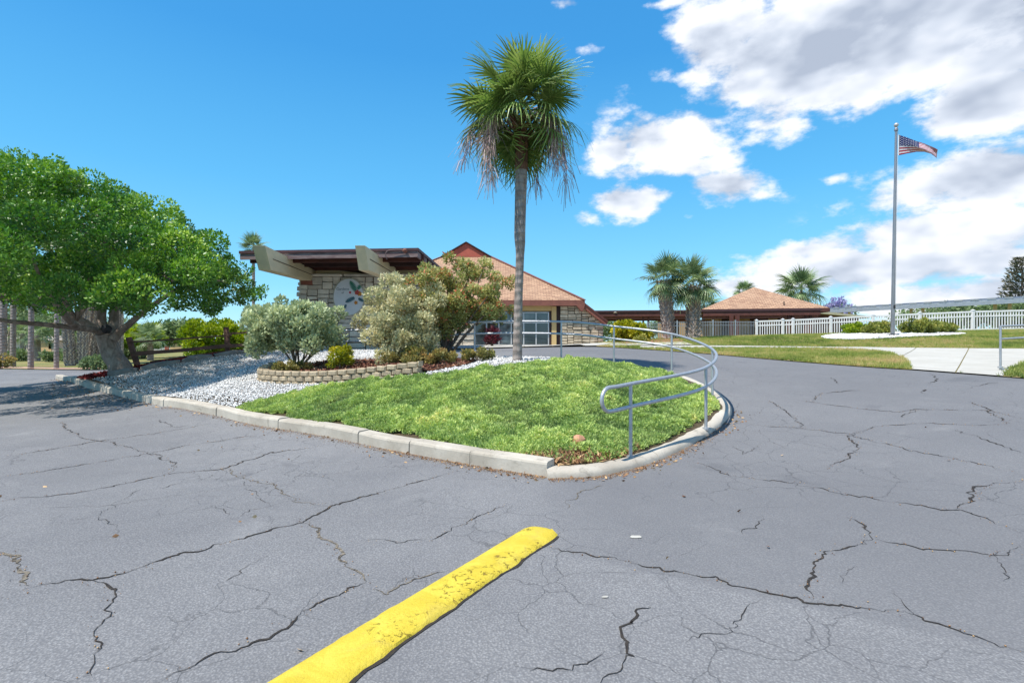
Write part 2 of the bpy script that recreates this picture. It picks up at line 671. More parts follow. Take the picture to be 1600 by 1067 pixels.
def mat_asphalt():
    m, t, out = mat_base('asphalt')
    v = obj_coord(t)
    big = t.noise(v, 0.35, 5, 0.6)
    mid = t.noise(v, 2.3, 6, 0.65)
    fine = t.noise(v, 70, 3, 0.75)
    vo = t.new('ShaderNodeTexVoronoi')
    vo.inputs['Scale'].default_value = 75
    t.l.new(v, vo.inputs['Vector'])
    agg = t.smooth(vo.outputs['Distance'], 0.1, 0.75)
    col = t.mix(t.smooth(big, 0.3, 0.72), (0.190, 0.186, 0.185), (0.250, 0.244, 0.238))
    col = t.mix(t.smooth(mid, 0.35, 0.75, 0.0, 0.45), col, (0.170, 0.168, 0.170))
    worn = t.math('MULTIPLY', t.smooth(fine, 0.42, 0.72), t.smooth(big, 0.3, 0.7, 0.55, 1.0))
    col = t.mix(t.math('MULTIPLY', worn, 0.6), col, (0.42, 0.415, 0.41))
    col = t.mix(t.math('MULTIPLY', agg, 0.45), col, (0.070, 0.071, 0.080))
    # sealer brushed in long streaks
    st = t.noise(t.vmath('MULTIPLY', v, (0.5, 2.6, 1.0)), 1.1, 5, 0.65)
    col = t.mix(t.smooth(st, 0.55, 0.75, 0.0, 0.22), col, (0.170, 0.168, 0.170))
    # pale dusty patches
    du = t.noise(v, 0.8, 7, 0.7, 0.6)
    col = t.mix(t.smooth(du, 0.57, 0.75, 0.0, 0.35), col, (0.36, 0.35, 0.335))
    # the drive beyond the long seam was sealed more recently: darker and smoother
    sep = t.new('ShaderNodeSeparateXYZ')
    t.l.new(v, sep.inputs[0])
    sd_ = t.math('ADD', t.math('MULTIPLY', t.math('SUBTRACT', sep.outputs[0], 0.23), 0.51), t.math('MULTIPLY', t.math('SUBTRACT', sep.outputs[1], 3.76), 0.86))
    sd2 = t.math('ADD', t.math('SUBTRACT', sep.outputs[0], 0.3), t.math('MULTIPLY', t.math('SUBTRACT', big, 0.5), 0.8))
    drv = t.math('MULTIPLY', t.smooth(sd_, -0.03, 0.05), t.smooth(sd2, -0.35, 0.5))
    col = t.mix(t.math('MULTIPLY', drv, 0.42), col, (0.130, 0.129, 0.134))
    # oil and tyre stains
    oil = t.smooth(t.noise(v, 0.55, 5, 0.6, 0.4), 0.6, 0.72)
    col = t.mix(t.math('MULTIPLY', oil, 0.35), col, (0.06, 0.06, 0.068))
    # hairline crazing
    wv = t.new('ShaderNodeTexNoise')
    wv.inputs['Scale'].default_value = 1.7
    wv.inputs['Detail'].default_value = 6
    t.l.new(v, wv.inputs['Vector'])
    vv = t.vmath('ADD', v, t.vmath('SCALE', t.vmath('SUBTRACT', wv.outputs['Color'], (0.5, 0.5, 0.5)), 0.5))
    v2 = t.new('ShaderNodeTexVoronoi', feature='DISTANCE_TO_EDGE')
    v2.inputs['Scale'].default_value = 2.1
    t.l.new(vv, v2.inputs['Vector'])
    hair = t.smooth(v2.outputs['Distance'], 0.003, 0.010, 1.0, 0.0)
    hm = t.smooth(t.noise(v, 0.42, 4, 0.6), 0.43, 0.56)
    hair = t.math('MULTIPLY', hair, hm)
    col = t.mix(t.math('MULTIPLY', hair, 0.4), col, (0.03, 0.03, 0.033))
    h = t.math('SUBTRACT', t.math('ADD', t.math('MULTIPLY', agg, -0.8), t.math('MULTIPLY', fine, 0.9)), t.math('MULTIPLY', hair, 1.5))
    und = t.noise(v, 1.4, 3, 0.5)
    nb = bump(t, h, 0.6, 0.004)
    b2 = t.new('ShaderNodeBump')
    b2.inputs['Strength'].default_value = 0.35
    b2.inputs['Distance'].default_value = 0.03
    t.l.new(und, b2.inputs['Height'])
    t.l.new(nb, b2.inputs['Normal'])
    principled(t, out, col, 0.86, 0, 0.3, b2.outputs[0])
    return m


def mat_ground():
    m, t, out = mat_base('lawn_ground')
    v = obj_coord(t)
    n = t.noise(v, 0.25, 6, 0.65)
    n2 = t.noise(v, 6, 6, 0.7)
    col = t.mix(t.smooth(n, 0.35, 0.65), (0.27, 0.22, 0.085), (0.13, 0.17, 0.045))
    col = t.mix(t.smooth(n2, 0.4, 0.75, 0.0, 0.5), col, (0.34, 0.27, 0.13))
    principled(t, out, col, 0.9, 0, 0.2, bump(t, t.noise(v, 30, 4, 0.7), 0.8, 0.03))
    return m


def mat_soil(name, a, b, c):
    m, t, out = mat_base(name)
    v = obj_coord(t)
    n = t.noise(v, 14, 6, 0.7)
    n2 = t.noise(v, 55, 4, 0.7)
    col = t.mix(t.smooth(n, 0.35, 0.65), a, b)
    col = t.mix(t.smooth(n2, 0.5, 0.7), col, c)
    principled(t, out, col, 0.9, 0, 0.2, bump(t, n2, 0.9, 0.02))
    return m


def mat_shingle():
    m, t, out = mat_base('roof_shingle')
    uv = t.new('ShaderNodeUVMap', uv_map='UVMap')
    br = t.new('ShaderNodeTexBrick')
    t.l.new(uv.outputs[0], br.inputs['Vector'])
    br.inputs['Scale'].default_value = 1.0
    br.inputs['Brick Width'].default_value = 0.33
    br.inputs['Row Height'].default_value = 0.16
    br.inputs['Mortar Size'].default_value = 0.012
    br.inputs['Bias'].default_value = 0.1
    br.inputs['Color1'].default_value = (0.56, 0.345, 0.215, 1)
    br.inputs['Color2'].default_value = (0.34, 0.195, 0.125, 1)
    br.inputs['Mortar'].default_value = (0.13, 0.065, 0.045, 1)
    n = t.noise(uv.outputs[0], 0.6, 5, 0.6)
    n2 = t.noise(uv.outputs[0], 9, 4, 0.7)
    col = t.mix(t.smooth(n, 0.35, 0.7, 0.0, 0.35), br.outputs[0], (0.46, 0.30, 0.20))
    col = t.mix(t.smooth(n2, 0.45, 0.75, 0.0, 0.4), col, (0.64, 0.45, 0.31))
    sv = t.new('ShaderNodeSeparateXYZ')
    t.l.new(uv.outputs[0], sv.inputs[0])
    saw = t.math('FRACT', t.math('DIVIDE', sv.outputs[1], 0.16))
    h = t.math('SUBTRACT', t.math('MULTIPLY', saw, -1.0), br.outputs['Fac'])
    principled(t, out, col, 0.9, 0, 0.2, bump(t, h, 0.9, 0.02))
    return m


def mat_glass_dark(name='window_glass'):
    m, t, out = mat_base(name)
    v = obj_coord(t)
    n = t.noise(v, 0.9, 3, 0.5)
    oi = t.new('ShaderNodeObjectInfo')
    col = t.mix(t.math('MULTIPLY', t.smooth(n, 0.35, 0.65), oi.outputs['Random']), (0.006, 0.008, 0.012), (0.16, 0.20, 0.22))  # paler blue in some panes paints bright reflections into the base colour
    principled(t, out, col, 0.04, 0.0, 1.0)
    return m


def mat_bark(name, a, b, scale=7.0, ring=0.0):
    m, t, out = mat_base(name)
    v = obj_coord(t)
    vs = t.vmath('MULTIPLY', v, (1, 1, 0.45))
    n = t.noise(vs, scale, 8, 0.7, 0.5)
    col = t.mix(t.smooth(n, 0.35, 0.68), b, a)
    h = n
    if ring:
        sp = t.new('ShaderNodeSeparateXYZ')
        t.l.new(v, sp.inputs[0])
        z = t.math('ADD', sp.outputs[2], t.math('MULTIPLY', t.noise(v, 2.5, 2, 0.5), 0.12))
        w = t.math('SINE', t.math('MULTIPLY', z, ring))
        col = t.mix(t.smooth(w, 0.55, 1.0, 0.0, 0.4), col, tuple(x * 0.6 for x in b))
        h = t.math('ADD', n, t.math('MULTIPLY', w, 0.25))
    st = t.noise(t.vmath('MULTIPLY', v, (9, 9, 0.9)), 3, 5, 0.6)
    col = t.mix(t.smooth(st, 0.5, 0.72, 0.0, 0.45), col, tuple(x * 0.5 for x in b))
    principled(t, out, col, 0.88, 0, 0.2, bump(t, h, 0.9, 0.03))
    return m


def mat_paint_yellow():
    m, t, out = mat_base('yellow_paint')
    v = obj_coord(t)
    n = t.noise(v, 5, 8, 0.7, 0.8)
    n2 = t.noise(v, 60, 4, 0.7)
    n3 = t.noise(v, 22, 6, 0.75, 1.0)
    col = t.mix(t.smooth(n, 0.35, 0.7), (0.56, 0.42, 0.04), (0.67, 0.53, 0.07))
    chip = t.math('MULTIPLY', t.smooth(n3, 0.56, 0.63), t.smooth(t.noise(v, 2.2, 3, 0.5), 0.48, 0.58))
    col = t.mix(t.smooth(t.noise(v, 3.5, 6, 0.7, 0.6), 0.5, 0.75, 0.0, 0.45), col, (0.42, 0.33, 0.10))
    col = t.mix(t.math('MULTIPLY', chip, 0.75), col, (0.20, 0.10, 0.03))
    principled(t, out, col, 0.8, 0, 0.2, bump(t, t.math('SUBTRACT', n2, t.math('MULTIPLY', chip, 1.0)), 0.9, 0.008))
    return m


def mat_concrete(name, a, b, stain=0.35):
    m, t, out = mat_base(name)
    v = obj_coord(t)
    n = t.noise(v, 1.3, 6, 0.65)
    n2 = t.noise(v, 40, 5, 0.7)
    n3 = t.noise(v, 7, 7, 0.72, 0.7)
    col = t.mix(t.smooth(n, 0.3, 0.7), b, a)
    col = t.mix(t.smooth(n3, 0.52, 0.75, 0.0, stain), col, tuple(x * 0.5 for x in b))
    col = t.mix(t.smooth(n2, 0.5, 0.8, 0.0, 0.3), col, tuple(x * 0.6 for x in b))
    principled(t, out, col, 0.85, 0, 0.3, bump(t, t.math('ADD', n2, n3), 0.5, 0.006))
    return m


M = {}
M['asphalt'] = mat_asphalt()
M['ground'] = mat_ground()
M['crack'] = mat_simple('crack_dirt_and_shade', (0.022, 0.019, 0.018), (0.05, 0.04, 0.032), 30, 0.95, bstr=0.6)
M['crack_pale'] = mat_simple('crack_grit', (0.26, 0.22, 0.165), (0.03, 0.026, 0.022), 26, 0.95, bstr=0.6)
M['soil'] = mat_soil('island_soil', (0.055, 0.042, 0.026), (0.10, 0.075, 0.045), (0.19, 0.14, 0.08))
M['mulch'] = mat_soil('bark_mulch', (0.085, 0.028, 0.02), (0.17, 0.085, 0.05), (0.30, 0.18, 0.11))
M['mulch_chip'] = mat_leaf('mulch_chip', [(0.0, (0.06, 0.02, 0.015)), (0.5, (0.19, 0.075, 0.05)), (1.0, (0.36, 0.23, 0.14))], 0.0, 0.85, 0.2, 0.0)
M['red_chip'] = mat_leaf('red_mulch_chip', [(0.0, (0.07, 0.01, 0.01)), (0.5, (0.17, 0.022, 0.022)), (1.0, (0.30, 0.06, 0.05))], 0.0, 0.85, 0.2, 0.0)
M['gravel_bed'] = mat_soil('gravel_bed', (0.22, 0.21, 0.20), (0.36, 0.35, 0.34), (0.50, 0.49, 0.47))
M['gravel'] = mat_leaf('gravel_stone', [(0.0, (0.30, 0.28, 0.26)), (0.3, (0.46, 0.45, 0.43)), (1.0, (0.66, 0.65, 0.63))], 0.0, 0.8, 0.3, 0.05)
M['kerb'] = mat_concrete('kerb_concrete', (0.54, 0.49, 0.41), (0.38, 0.335, 0.27), 0.7)
M['walk'] = mat_concrete('walk_concrete', (0.50, 0.475, 0.42), (0.43, 0.405, 0.35), 0.3)
M['brickwalk'] = mat_simple('red_paving', (0.36, 0.15, 0.11), (0.27, 0.12, 0.09), 9, 0.85)
M['yellow'] = mat_paint_yellow()
M['rail'] = mat_simple('galvanised_pipe', (0.50, 0.51, 0.53), (0.40, 0.41, 0.43), 20, 0.42, 0.55, 0.5, 0.15, 0.002)
M['block'] = mat_simple('split_block', (0.52, 0.42, 0.28), (0.36, 0.29, 0.20), 9, 0.9, bstr=0.9, bdist=0.02, randomise=0.18)
M['stone'] = mat_simple('wall_stone', (0.72, 0.65, 0.54), (0.56, 0.49, 0.40), 4, 0.88, bstr=0.8, bdist=0.02, randomise=0.2)
M['stone_warm'] = mat_simple('wall_stone_warm', (0.56, 0.48, 0.36), (0.38, 0.31, 0.22), 4, 0.88, bstr=0.8, bdist=0.02, randomise=0.2)
M['mortar'] = mat_simple('mortar', (0.12, 0.09, 0.065), None, 10, 0.95)
M['beam'] = mat_simple('tan_beam', (0.68, 0.57, 0.36), (0.56, 0.49, 0.32), 3, 0.8, stretch=(1, 0.4, 1))
M['brown'] = mat_simple('brown_wood', (0.135, 0.048, 0.036), (0.085, 0.032, 0.026), 3, 0.7)
M['brown_dark'] = mat_simple('dark_brown_wood', (0.055, 0.026, 0.024), (0.035, 0.018, 0.017), 3, 0.65)
M['redwood'] = mat_simple('red_siding', (0.46, 0.115, 0.075), (0.37, 0.09, 0.06), 3, 0.75)
M['fascia'] = mat_simple('weathered_fascia', (0.26, 0.20, 0.19), (0.12, 0.07, 0.07), 5, 0.8, stretch=(0.35, 1, 2.5))
M['rooftop'] = mat_simple('flat_roof_edge', (0.085, 0.04, 0.045), (0.06, 0.03, 0.033), 4, 0.6)
M['brown_eave'] = mat_simple('brown_eave', (0.25, 0.095, 0.065), (0.18, 0.068, 0.05), 3, 0.7)
M['cream'] = mat_simple('cream_stucco', (0.60, 0.43, 0.20), (0.52, 0.37, 0.17), 3, 0.85)
M['beige'] = mat_simple('beige_stucco', (0.58, 0.40, 0.20), (0.50, 0.34, 0.17), 3, 0.85)
M['white'] = mat_simple('white_vinyl', (0.78, 0.77, 0.76), (0.70, 0.69, 0.68), 3, 0.45, bstr=0.05)
M['alu'] = mat_simple('grey_metal', (0.42, 0.44, 0.47), (0.34, 0.36, 0.39), 5, 0.4, 0.5)
M['alu_frame'] = mat_simple('window_frame_metal', (0.55, 0.55, 0.55), (0.45, 0.45, 0.46), 5, 0.4, 0.4)
M['pole'] = mat_simple('flagpole_metal', (0.36, 0.34, 0.34), (0.27, 0.26, 0.27), 9, 0.38, 0.6, stretch=(1, 1, 0.2))
M['black'] = mat_simple('dark_metal', (0.03, 0.03, 0.032), None, 5, 0.5)
M['glass'] = mat_glass_dark()
M['shingle'] = mat_shingle()
M['bark_tree'] = mat_bark('tree_bark', (0.42, 0.345, 0.285), (0.23, 0.175, 0.14), 6)
M['bark_palm'] = mat_bark('palm_bark', (0.38, 0.33, 0.295), (0.24, 0.195, 0.17), 8, 34)
M['bark_palm_top'] = mat_bark('palm_bark_top', (0.24, 0.125, 0.075), (0.12, 0.06, 0.04), 9, 30)
M['boot'] = mat_leaf('palm_boot', [(0.0, (0.13, 0.085, 0.065)), (0.5, (0.34, 0.27, 0.22)), (1.0, (0.58, 0.50, 0.43))], 0.0, 0.85, 0.2, 0.0)
M['wood_fence'] = mat_simple('old_fence_wood', (0.24, 0.14, 0.105), (0.12, 0.07, 0.055), 5, 0.85, stretch=(0.4, 0.4, 2.2))
M['twig'] = mat_bark('shrub_stem', (0.24, 0.19, 0.15), (0.12, 0.09, 0.07), 12)
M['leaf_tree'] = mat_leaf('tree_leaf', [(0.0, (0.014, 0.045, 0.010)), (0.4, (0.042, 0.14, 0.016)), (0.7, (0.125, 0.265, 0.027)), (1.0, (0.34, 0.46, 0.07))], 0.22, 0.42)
M['leaf_juniper'] = mat_leaf('juniper_needles', [(0.0, (0.11, 0.17, 0.055)), (0.4, (0.26, 0.36, 0.10)), (0.75, (0.42, 0.51, 0.15)), (1.0, (0.62, 0.58, 0.24))], 0.25, 0.6)
M['leaf_silver'] = mat_leaf('silver_leaf', [(0.0, (0.13, 0.175, 0.105)), (0.5, (0.33, 0.38, 0.205)), (1.0, (0.60, 0.62, 0.36))], 0.25, 0.5)
M['leaf_pale'] = mat_leaf('pale_shrub_leaf', [(0.0, (0.20, 0.165, 0.085)), (0.45, (0.40, 0.385, 0.205)), (0.8, (0.60, 0.55, 0.34)), (1.0, (0.70, 0.56, 0.40))], 0.28, 0.6)
M['leaf_brush'] = mat_leaf('bottlebrush_leaf', [(0.0, (0.11, 0.125, 0.035)), (0.5, (0.30, 0.315, 0.10)), (0.83, (0.52, 0.48, 0.22)), (0.86, (0.52, 0.15, 0.07)), (1.0, (0.62, 0.22, 0.13))], 0.3, 0.55, wash=0.04)
M['leaf_croton'] = mat_leaf('croton_leaf', [(0.0, (0.08, 0.13, 0.012)), (0.5, (0.26, 0.27, 0.015)), (1.0, (0.58, 0.47, 0.03))], 0.3, 0.4)
M['leaf_orange'] = mat_leaf('orange_leaf', [(0.0, (0.06, 0.055, 0.025)), (0.4, (0.17, 0.18, 0.05)), (0.75, (0.34, 0.27, 0.09)), (1.0, (0.50, 0.26, 0.11))], 0.25, 0.5)
M['leaf_red'] = mat_leaf('red_cordyline_leaf', [(0.0, (0.03, 0.01, 0.014)), (1.0, (0.12, 0.018, 0.028))], 0.25, 0.45)
M['leaf_hedge'] = mat_leaf('hedge_leaf', [(0.0, (0.035, 0.085, 0.008)), (0.5, (0.16, 0.25, 0.012)), (1.0, (0.44, 0.45, 0.03))], 0.3, 0.45)
M['leaf_flagbush'] = mat_leaf('low_shrub_leaf', [(0.0, (0.07, 0.095, 0.022)), (0.5, (0.20, 0.235, 0.045)), (1.0, (0.42, 0.36, 0.10))], 0.28, 0.5)
M['leaf_far'] = mat_leaf('far_leaf', [(0.0, (0.055, 0.085, 0.04)), (0.5, (0.13, 0.19, 0.075)), (1.0, (0.27, 0.32, 0.15))], 0.25, 0.6)
M['leaf_pine'] = mat_leaf('norfolk_leaf', [(0.0, (0.022, 0.036, 0.025)), (0.5, (0.065, 0.08, 0.045)), (1.0, (0.17, 0.13, 0.075))], 0.1, 0.6)
M['leaf_violet'] = mat_leaf('jacaranda_flower', [(0.0, (0.13, 0.13, 0.2)), (0.5, (0.27, 0.25, 0.45)), (1.0, (0.45, 0.42, 0.6))], 0.3, 0.6)
M['frond'] = mat_leaf('palm_frond', [(0.0, (0.05, 0.09, 0.022)), (0.5, (0.125, 0.20, 0.045)), (1.0, (0.32, 0.36, 0.12))], 0.25, 0.42)
M['frond_young'] = mat_leaf('young_palm_frond', [(0.0, (0.05, 0.085, 0.04)), (0.5, (0.14, 0.20, 0.085)), (1.0, (0.33, 0.37, 0.19))], 0.25, 0.42)
M['frond_dry'] = mat_leaf('dry_flower_spray', [(0.0, (0.13, 0.085, 0.085)), (0.5, (0.30, 0.215, 0.205)), (1.0, (0.50, 0.38, 0.33))], 0.15, 0.7)
M['grass'] = mat_leaf('grass_blade', [(0.0, (0.085, 0.14, 0.022)), (0.4, (0.20, 0.26, 0.045)), (0.7, (0.36, 0.34, 0.10)), (1.0, (0.48, 0.36, 0.17))], 0.3, 0.6)
M['grass_bed'] = mat_soil('turf_soil', (0.15, 0.15, 0.045), (0.24, 0.19, 0.075), (0.34, 0.25, 0.12))
M['flag_red'] = mat_simple('flag_red', (0.42, 0.018, 0.04), None, 9, 0.7)
M['flag_white'] = mat_simple('flag_white', (0.72, 0.68, 0.70), (0.6, 0.56, 0.6), 9, 0.7)
M['flag_blue'] = mat_simple('flag_blue', (0.018, 0.03, 0.14), None, 9, 0.7)
M['sign'] = mat_simple('sign_panel', (0.68, 0.70, 0.72), (0.62, 0.64, 0.67), 4, 0.6)
M['sign_edge'] = mat_simple('sign_edge', (0.56, 0.52, 0.40), None, 4, 0.6)
M['sign_text'] = mat_simple('sign_lettering', (0.15, 0.20, 0.22), None, 4, 0.6)
M['sign_green'] = mat_simple('sign_green', (0.025, 0.24, 0.13), (0.02, 0.16, 0.11), 12, 0.6)
M['sign_teal'] = mat_simple('sign_teal', (0.02, 0.13, 0.15), (0.015, 0.08, 0.13), 12, 0.6)
M['sign_red'] = mat_simple('sign_red', (0.55, 0.10, 0.05), (0.5, 0.05, 0.09), 12, 0.6)
M['sign_orange'] = mat_simple('sign_orange', (0.65, 0.25, 0.04), None, 12, 0.6)
M['house_wall'] = mat_simple('house_wall', (0.66, 0.63, 0.58), None, 1, 0.8)
M['house_pink'] = mat_simple('house_wall_pink', (0.62, 0.46, 0.38), None, 1, 0.8)
M['house_roof'] = mat_simple('house_roof', (0.42, 0.36, 0.29), None, 2, 0.85)
M['house_door'] = mat_simple('house_door', (0.35, 0.10, 0.06), None, 2, 0.7)
M['edging'] = mat_simple('pink_edging', (0.50, 0.31, 0.23), (0.40, 0.24, 0.18), 3, 0.85)
M['log'] = mat_simple('concrete_log', (0.33, 0.31, 0.28), (0.22, 0.20, 0.18), 4, 0.9, bstr=0.9, bdist=0.03)
M['mushroom'] = mat_simple('orange_rock', (0.55, 0.29, 0.17), (0.45, 0.22, 0.13), 14, 0.85)
M['leaf_litter'] = mat_leaf('leaf_litter', [(0.0, (0.10, 0.05, 0.03)), (0.5, (0.26, 0.14, 0.07)), (1.0, (0.50, 0.34, 0.18))], 0.1, 0.7, 0.2, 0.0)

# ================================================================== THE SETTING
rng = np.random.default_rng(7)
rnd = random.Random(11)


def big_ground():
    xs = np.unique(np.concatenate([np.linspace(-900, -110, 12), np.arange(-110, -40, 5), np.arange(-40, 45, 1.0), np.arange(45, 111, 5), np.linspace(115, 900, 12)]))
    ys = np.unique(np.concatenate([np.linspace(-300, -40, 6), np.arange(-40, 0, 5), np.arange(0, 50, 1.0), np.arange(50, 161, 5), np.linspace(170, 1500, 12)]))
    gx, gy = np.meshgrid(xs, ys)
    V2 = np.c_[gx.ravel(), gy.ravel()]
    V = np.c_[V2, Hn(V2) - 0.05]
    nx, ny = len(xs), len(ys)
    i = np.arange(nx * ny).reshape(ny, nx)
    q = np.stack([i[:-1, :-1], i[:-1, 1:], i[1:, 1:], i[1:, :-1]], -1).reshape(-1, 4)
    mobj('ground', mesh_np('ground', V, tris=q, smooth=True), M['ground'], None, 'structure')


big_ground()

# --- pixel outlines carried on to the terrain
KERB_PX = [(855, 746), (765, 732), (677, 716), (595, 700), (475, 677), (385, 661), (258, 636), (217, 626), (168, 614), (116, 600), (87, 592)]
kerb_line = [hit(a, b) for a, b in KERB_PX]
CURVE_PX = [(855, 748), (930, 745), (990, 733), (1045, 713), (1098, 686), (1132, 660), (1143, 640)]
curve_line = [hit(a, b) for a, b in CURVE_PX]
post_pts = [Vector(p) for p in [(1.45, 6.26, 0), (2.84, 7.5, 0), (3.60, 9.2, 0), (3.4, 10.9, 0), (2.3, 11.55, 0), (1.15, 11.95, 0), (-0.9, 12.3, 0), (-2.6, 12.5, 0), (-4.3, 12.75, 0)]]
back_edge = [Vector((3.95, 10.1, 0)), Vector((3.62, 11.15, 0)), Vector((2.4, 11.9, 0)), Vector((1.2, 12.35, 0)), Vector((-0.9, 12.75, 0)), Vector((-2.2, 13.2, 0))]
curve_full = catmull([Vector((p.x, p.y, 0)) for p in curve_line] + back_edge, 5)

r_edge = hits([(1000, 546), (1100, 553), (1180, 560), (1250, 566), (1340, 573), (1425, 578.5), (1500, 584), (1567, 589.5), (1600, 592)])
asphalt_poly = [(-70, -25), (45, -25), (45, 3), (16, 6.5), (11.2, 9.3)] + [(p.x + 0.25, p.y + 0.3) for p in reversed(r_edge)] + [(3.4, 22.5), (1.0, 24.3), (-3.0, 24.3), (-3.2, 30), (-12, 30.2), (-15, 27.6), (-30, 28.6), (-70, 32)]
asphalt = sheet('asphalt_lot', asphalt_poly, M['asphalt'], 0.0, 0.3, fine=(-13, 12, 1.2, 18))



def inset(line, d):
    out = []
    for i, p in enumerate(line):
        t_ = Vector((line[min(i + 1, len(line) - 1)].x - line[max(i - 1, 0)].x, line[min(i + 1, len(line) - 1)].y - line[max(i - 1, 0)].y)).normalized()
        out.append((p.x - t_.y * d, p.y + t_.x * d))
    return out


isl = inset(list(reversed(kerb_line)), 0.10)[:-1] + [(0.30, 5.85)] + inset(curve_full, 0.13)[3:] + [(-2.6, 15.5), (-2.6, 24), (-11, 24), (-13.5, 20.6), (-17.0, 20.6)]


def island_z(V2):
    return Hn(V2) + 0.085


island = sheet('planting_island', isl, M['soil'], 0.0, 0.3, fine=(-13, 5, 5, 15), zfun=island_z)


def iz(x, y):
    return H(x, y) + 0.085


# --- lawn and walk on the right
lawn_poly = [(p.x, p.y) for p in r_edge] + [(11.2, 9.3), (16, 6.5), (45, 3), (45, 33), (20, 34), (16, 35), (4.6, 33), (4.6, 23.6), (3.6, 22.2)]
lawn = sheet('lawn', lawn_poly, M['grass_bed'], 0.02, 0.5, fine=(3, 26, 8, 34))
wf = hits([(1000, 545), (1100, 544.6), (1200, 544.8), (1290, 545.3), (1345, 547), (1385, 551), (1408, 558), (1420, 567), (1425, 578.5)])
wb = hits([(1600, 546), (1520, 545.6), (1430, 544.6), (1350, 543.2), (1200, 541.8), (1100, 541), (1000, 540.6)])
wr = hits([(1567, 589.5), (1574, 580), (1600, 567)])
walk_poly = [(p.x, p.y) for p in wf] + [(p.x, p.y) for p in wr] + [(21, 16.3), (27, 18.2), (27, 20.4), (20, 18.6)] + [(p.x, p.y) for p in wb]


def cut(poly, a, b, keep):
    """clip polygon by the line a-b, keep the left (+1) or the right (-1) side"""
    out = []
    def side(p):
        return keep * ((b[0] - a[0]) * (p[1] - a[1]) - (b[1] - a[1]) * (p[0] - a[0]))
    for i in range(len(poly)):
        p, q = poly[i], poly[(i + 1) % len(poly)]
        sp_, sq = side(p), side(q)
        if sp_ >= 0:
            out.append(p)
        if (sp_ >= 0) != (sq >= 0):
            t = sp_ / (sp_ - sq)
            out.append((p[0] + (q[0] - p[0]) * t, p[1] + (q[1] - p[1]) * t))
    return out


walk = bpy.data.objects.new('concrete_walk', None)
link(walk)
walk['kind'] = 'structure'
ORG['concrete_walk'] = Vector()
j1a, j1b = hit(1493, 584), hit(1514, 545)
j2a, j2b = hit(1395, 567), hit(1432, 544)
g = 0.012


def walk_slab(poly):
    if len(poly) > 2:
        sheet('slab', poly, M['walk'], 0.032, 0.4, parent=walk)


def offl(a, b, d):
    n = Vector((-(b.y - a.y), b.x - a.x)).normalized() * d
    return (a.x + n.x, a.y + n.y), (b.x + n.x, b.y + n.y)


pa, pb = offl(j1a, j1b, -g)
walk_slab(cut(cut(walk_poly, pa, pb, -1), (19, 10), (19, 25), 1))
walk_slab(cut(walk_poly, (19.03, 10), (19.03, 25), -1))
pa, pb = offl(j1a, j1b, g)
rest = cut(walk_poly, pa, pb, 1)
pa, pb = offl(j2a, j2b, -g)
walk_slab(cut(rest, pa, pb, -1))
pa, pb = offl(j2a, j2b, g)
rest = cut(rest, pa, pb, 1)
for k in range(6):
    x1 = 13.2 - k * 1.6
    part_ = cut(rest, (x1, 10), (x1, 30), 1) if k else rest
    if k < 5:
        part_ = cut(part_, (x1 - 1.6 + 0.02, 10), (x1 - 1.6 + 0.02, 30), -1)
    walk_slab(part_)

# strip of paving along the clubhouse front
strip = bpy.data.objects.new('entrance_paving', None)
link(strip)
strip['kind'] = 'structure'
ORG['entrance_paving'] = Vector()
xs_ = [-3.0, -1.2, 0.6, 2.4, 4.2, 5.0]
for i in range(len(xs_) - 1):
    sheet('slab', [(xs_[i] + 0.01, 24.3), (xs_[i + 1] - 0.01, 24.3), (xs_[i + 1] - 0.01, 31.2), (xs_[i] + 0.01, 31.2)], M['walk'], 0.06, 0.6, parent=strip)
sheet('red_slab', [(5.02, 23.2), (7.6, 22.6), (8.2, 25.2), (7.0, 30.0), (5.02, 31.2)], M['brickwalk'], 0.06, 0.6, parent=strip)
sheet('slab', [(3.2, 22.4), (4.99, 21.4), (7.4, 20.9), (7.55, 22.55), (5.0, 23.1), (4.99, 24.25), (3.2, 24.25)], M['walk'], 0.065, 0.5, parent=strip)
# pink edging and verge on the far left
sheet('verge_edging', [(-60, 32.4), (-30, 29.0), (-24, 27.3), (-15, 28.0), (-15, 28.9), (-24, 28.4), (-30, 30.2), (-60, 33.6)], M['edging'], 0.06, 0.8)

# ------------------------------------------------------------------ kerbs
kerb = bpy.data.objects.new('kerb', None)
link(kerb)
kerb['kind'] = 'structure'
ORG['kerb'] = Vector()


def walk_len(line, step):
    line = [Vector((p.x, p.y)) for p in line]
    out = [line[0]]
    need = step
    for i in range(len(line) - 1):
        a, b = line[i], line[i + 1]
        L = (b - a).length
        p = 0.0
        while L - p >= need:
            p += need
            out.append(a.lerp(b, p / L))
            need = step
        need -= L - p
    out.append(line[-1])
    return out


def kerb_block(a, b, w, h, rounded, seed, tilt=0.0):
    r = random.Random(seed)
    d = (b - a)
    L = d.length
    d = d.normalized()
    n = Vector((-d.y, d.x))          # towards the island (left kerb runs right to left: flip below)
    return d, n, L


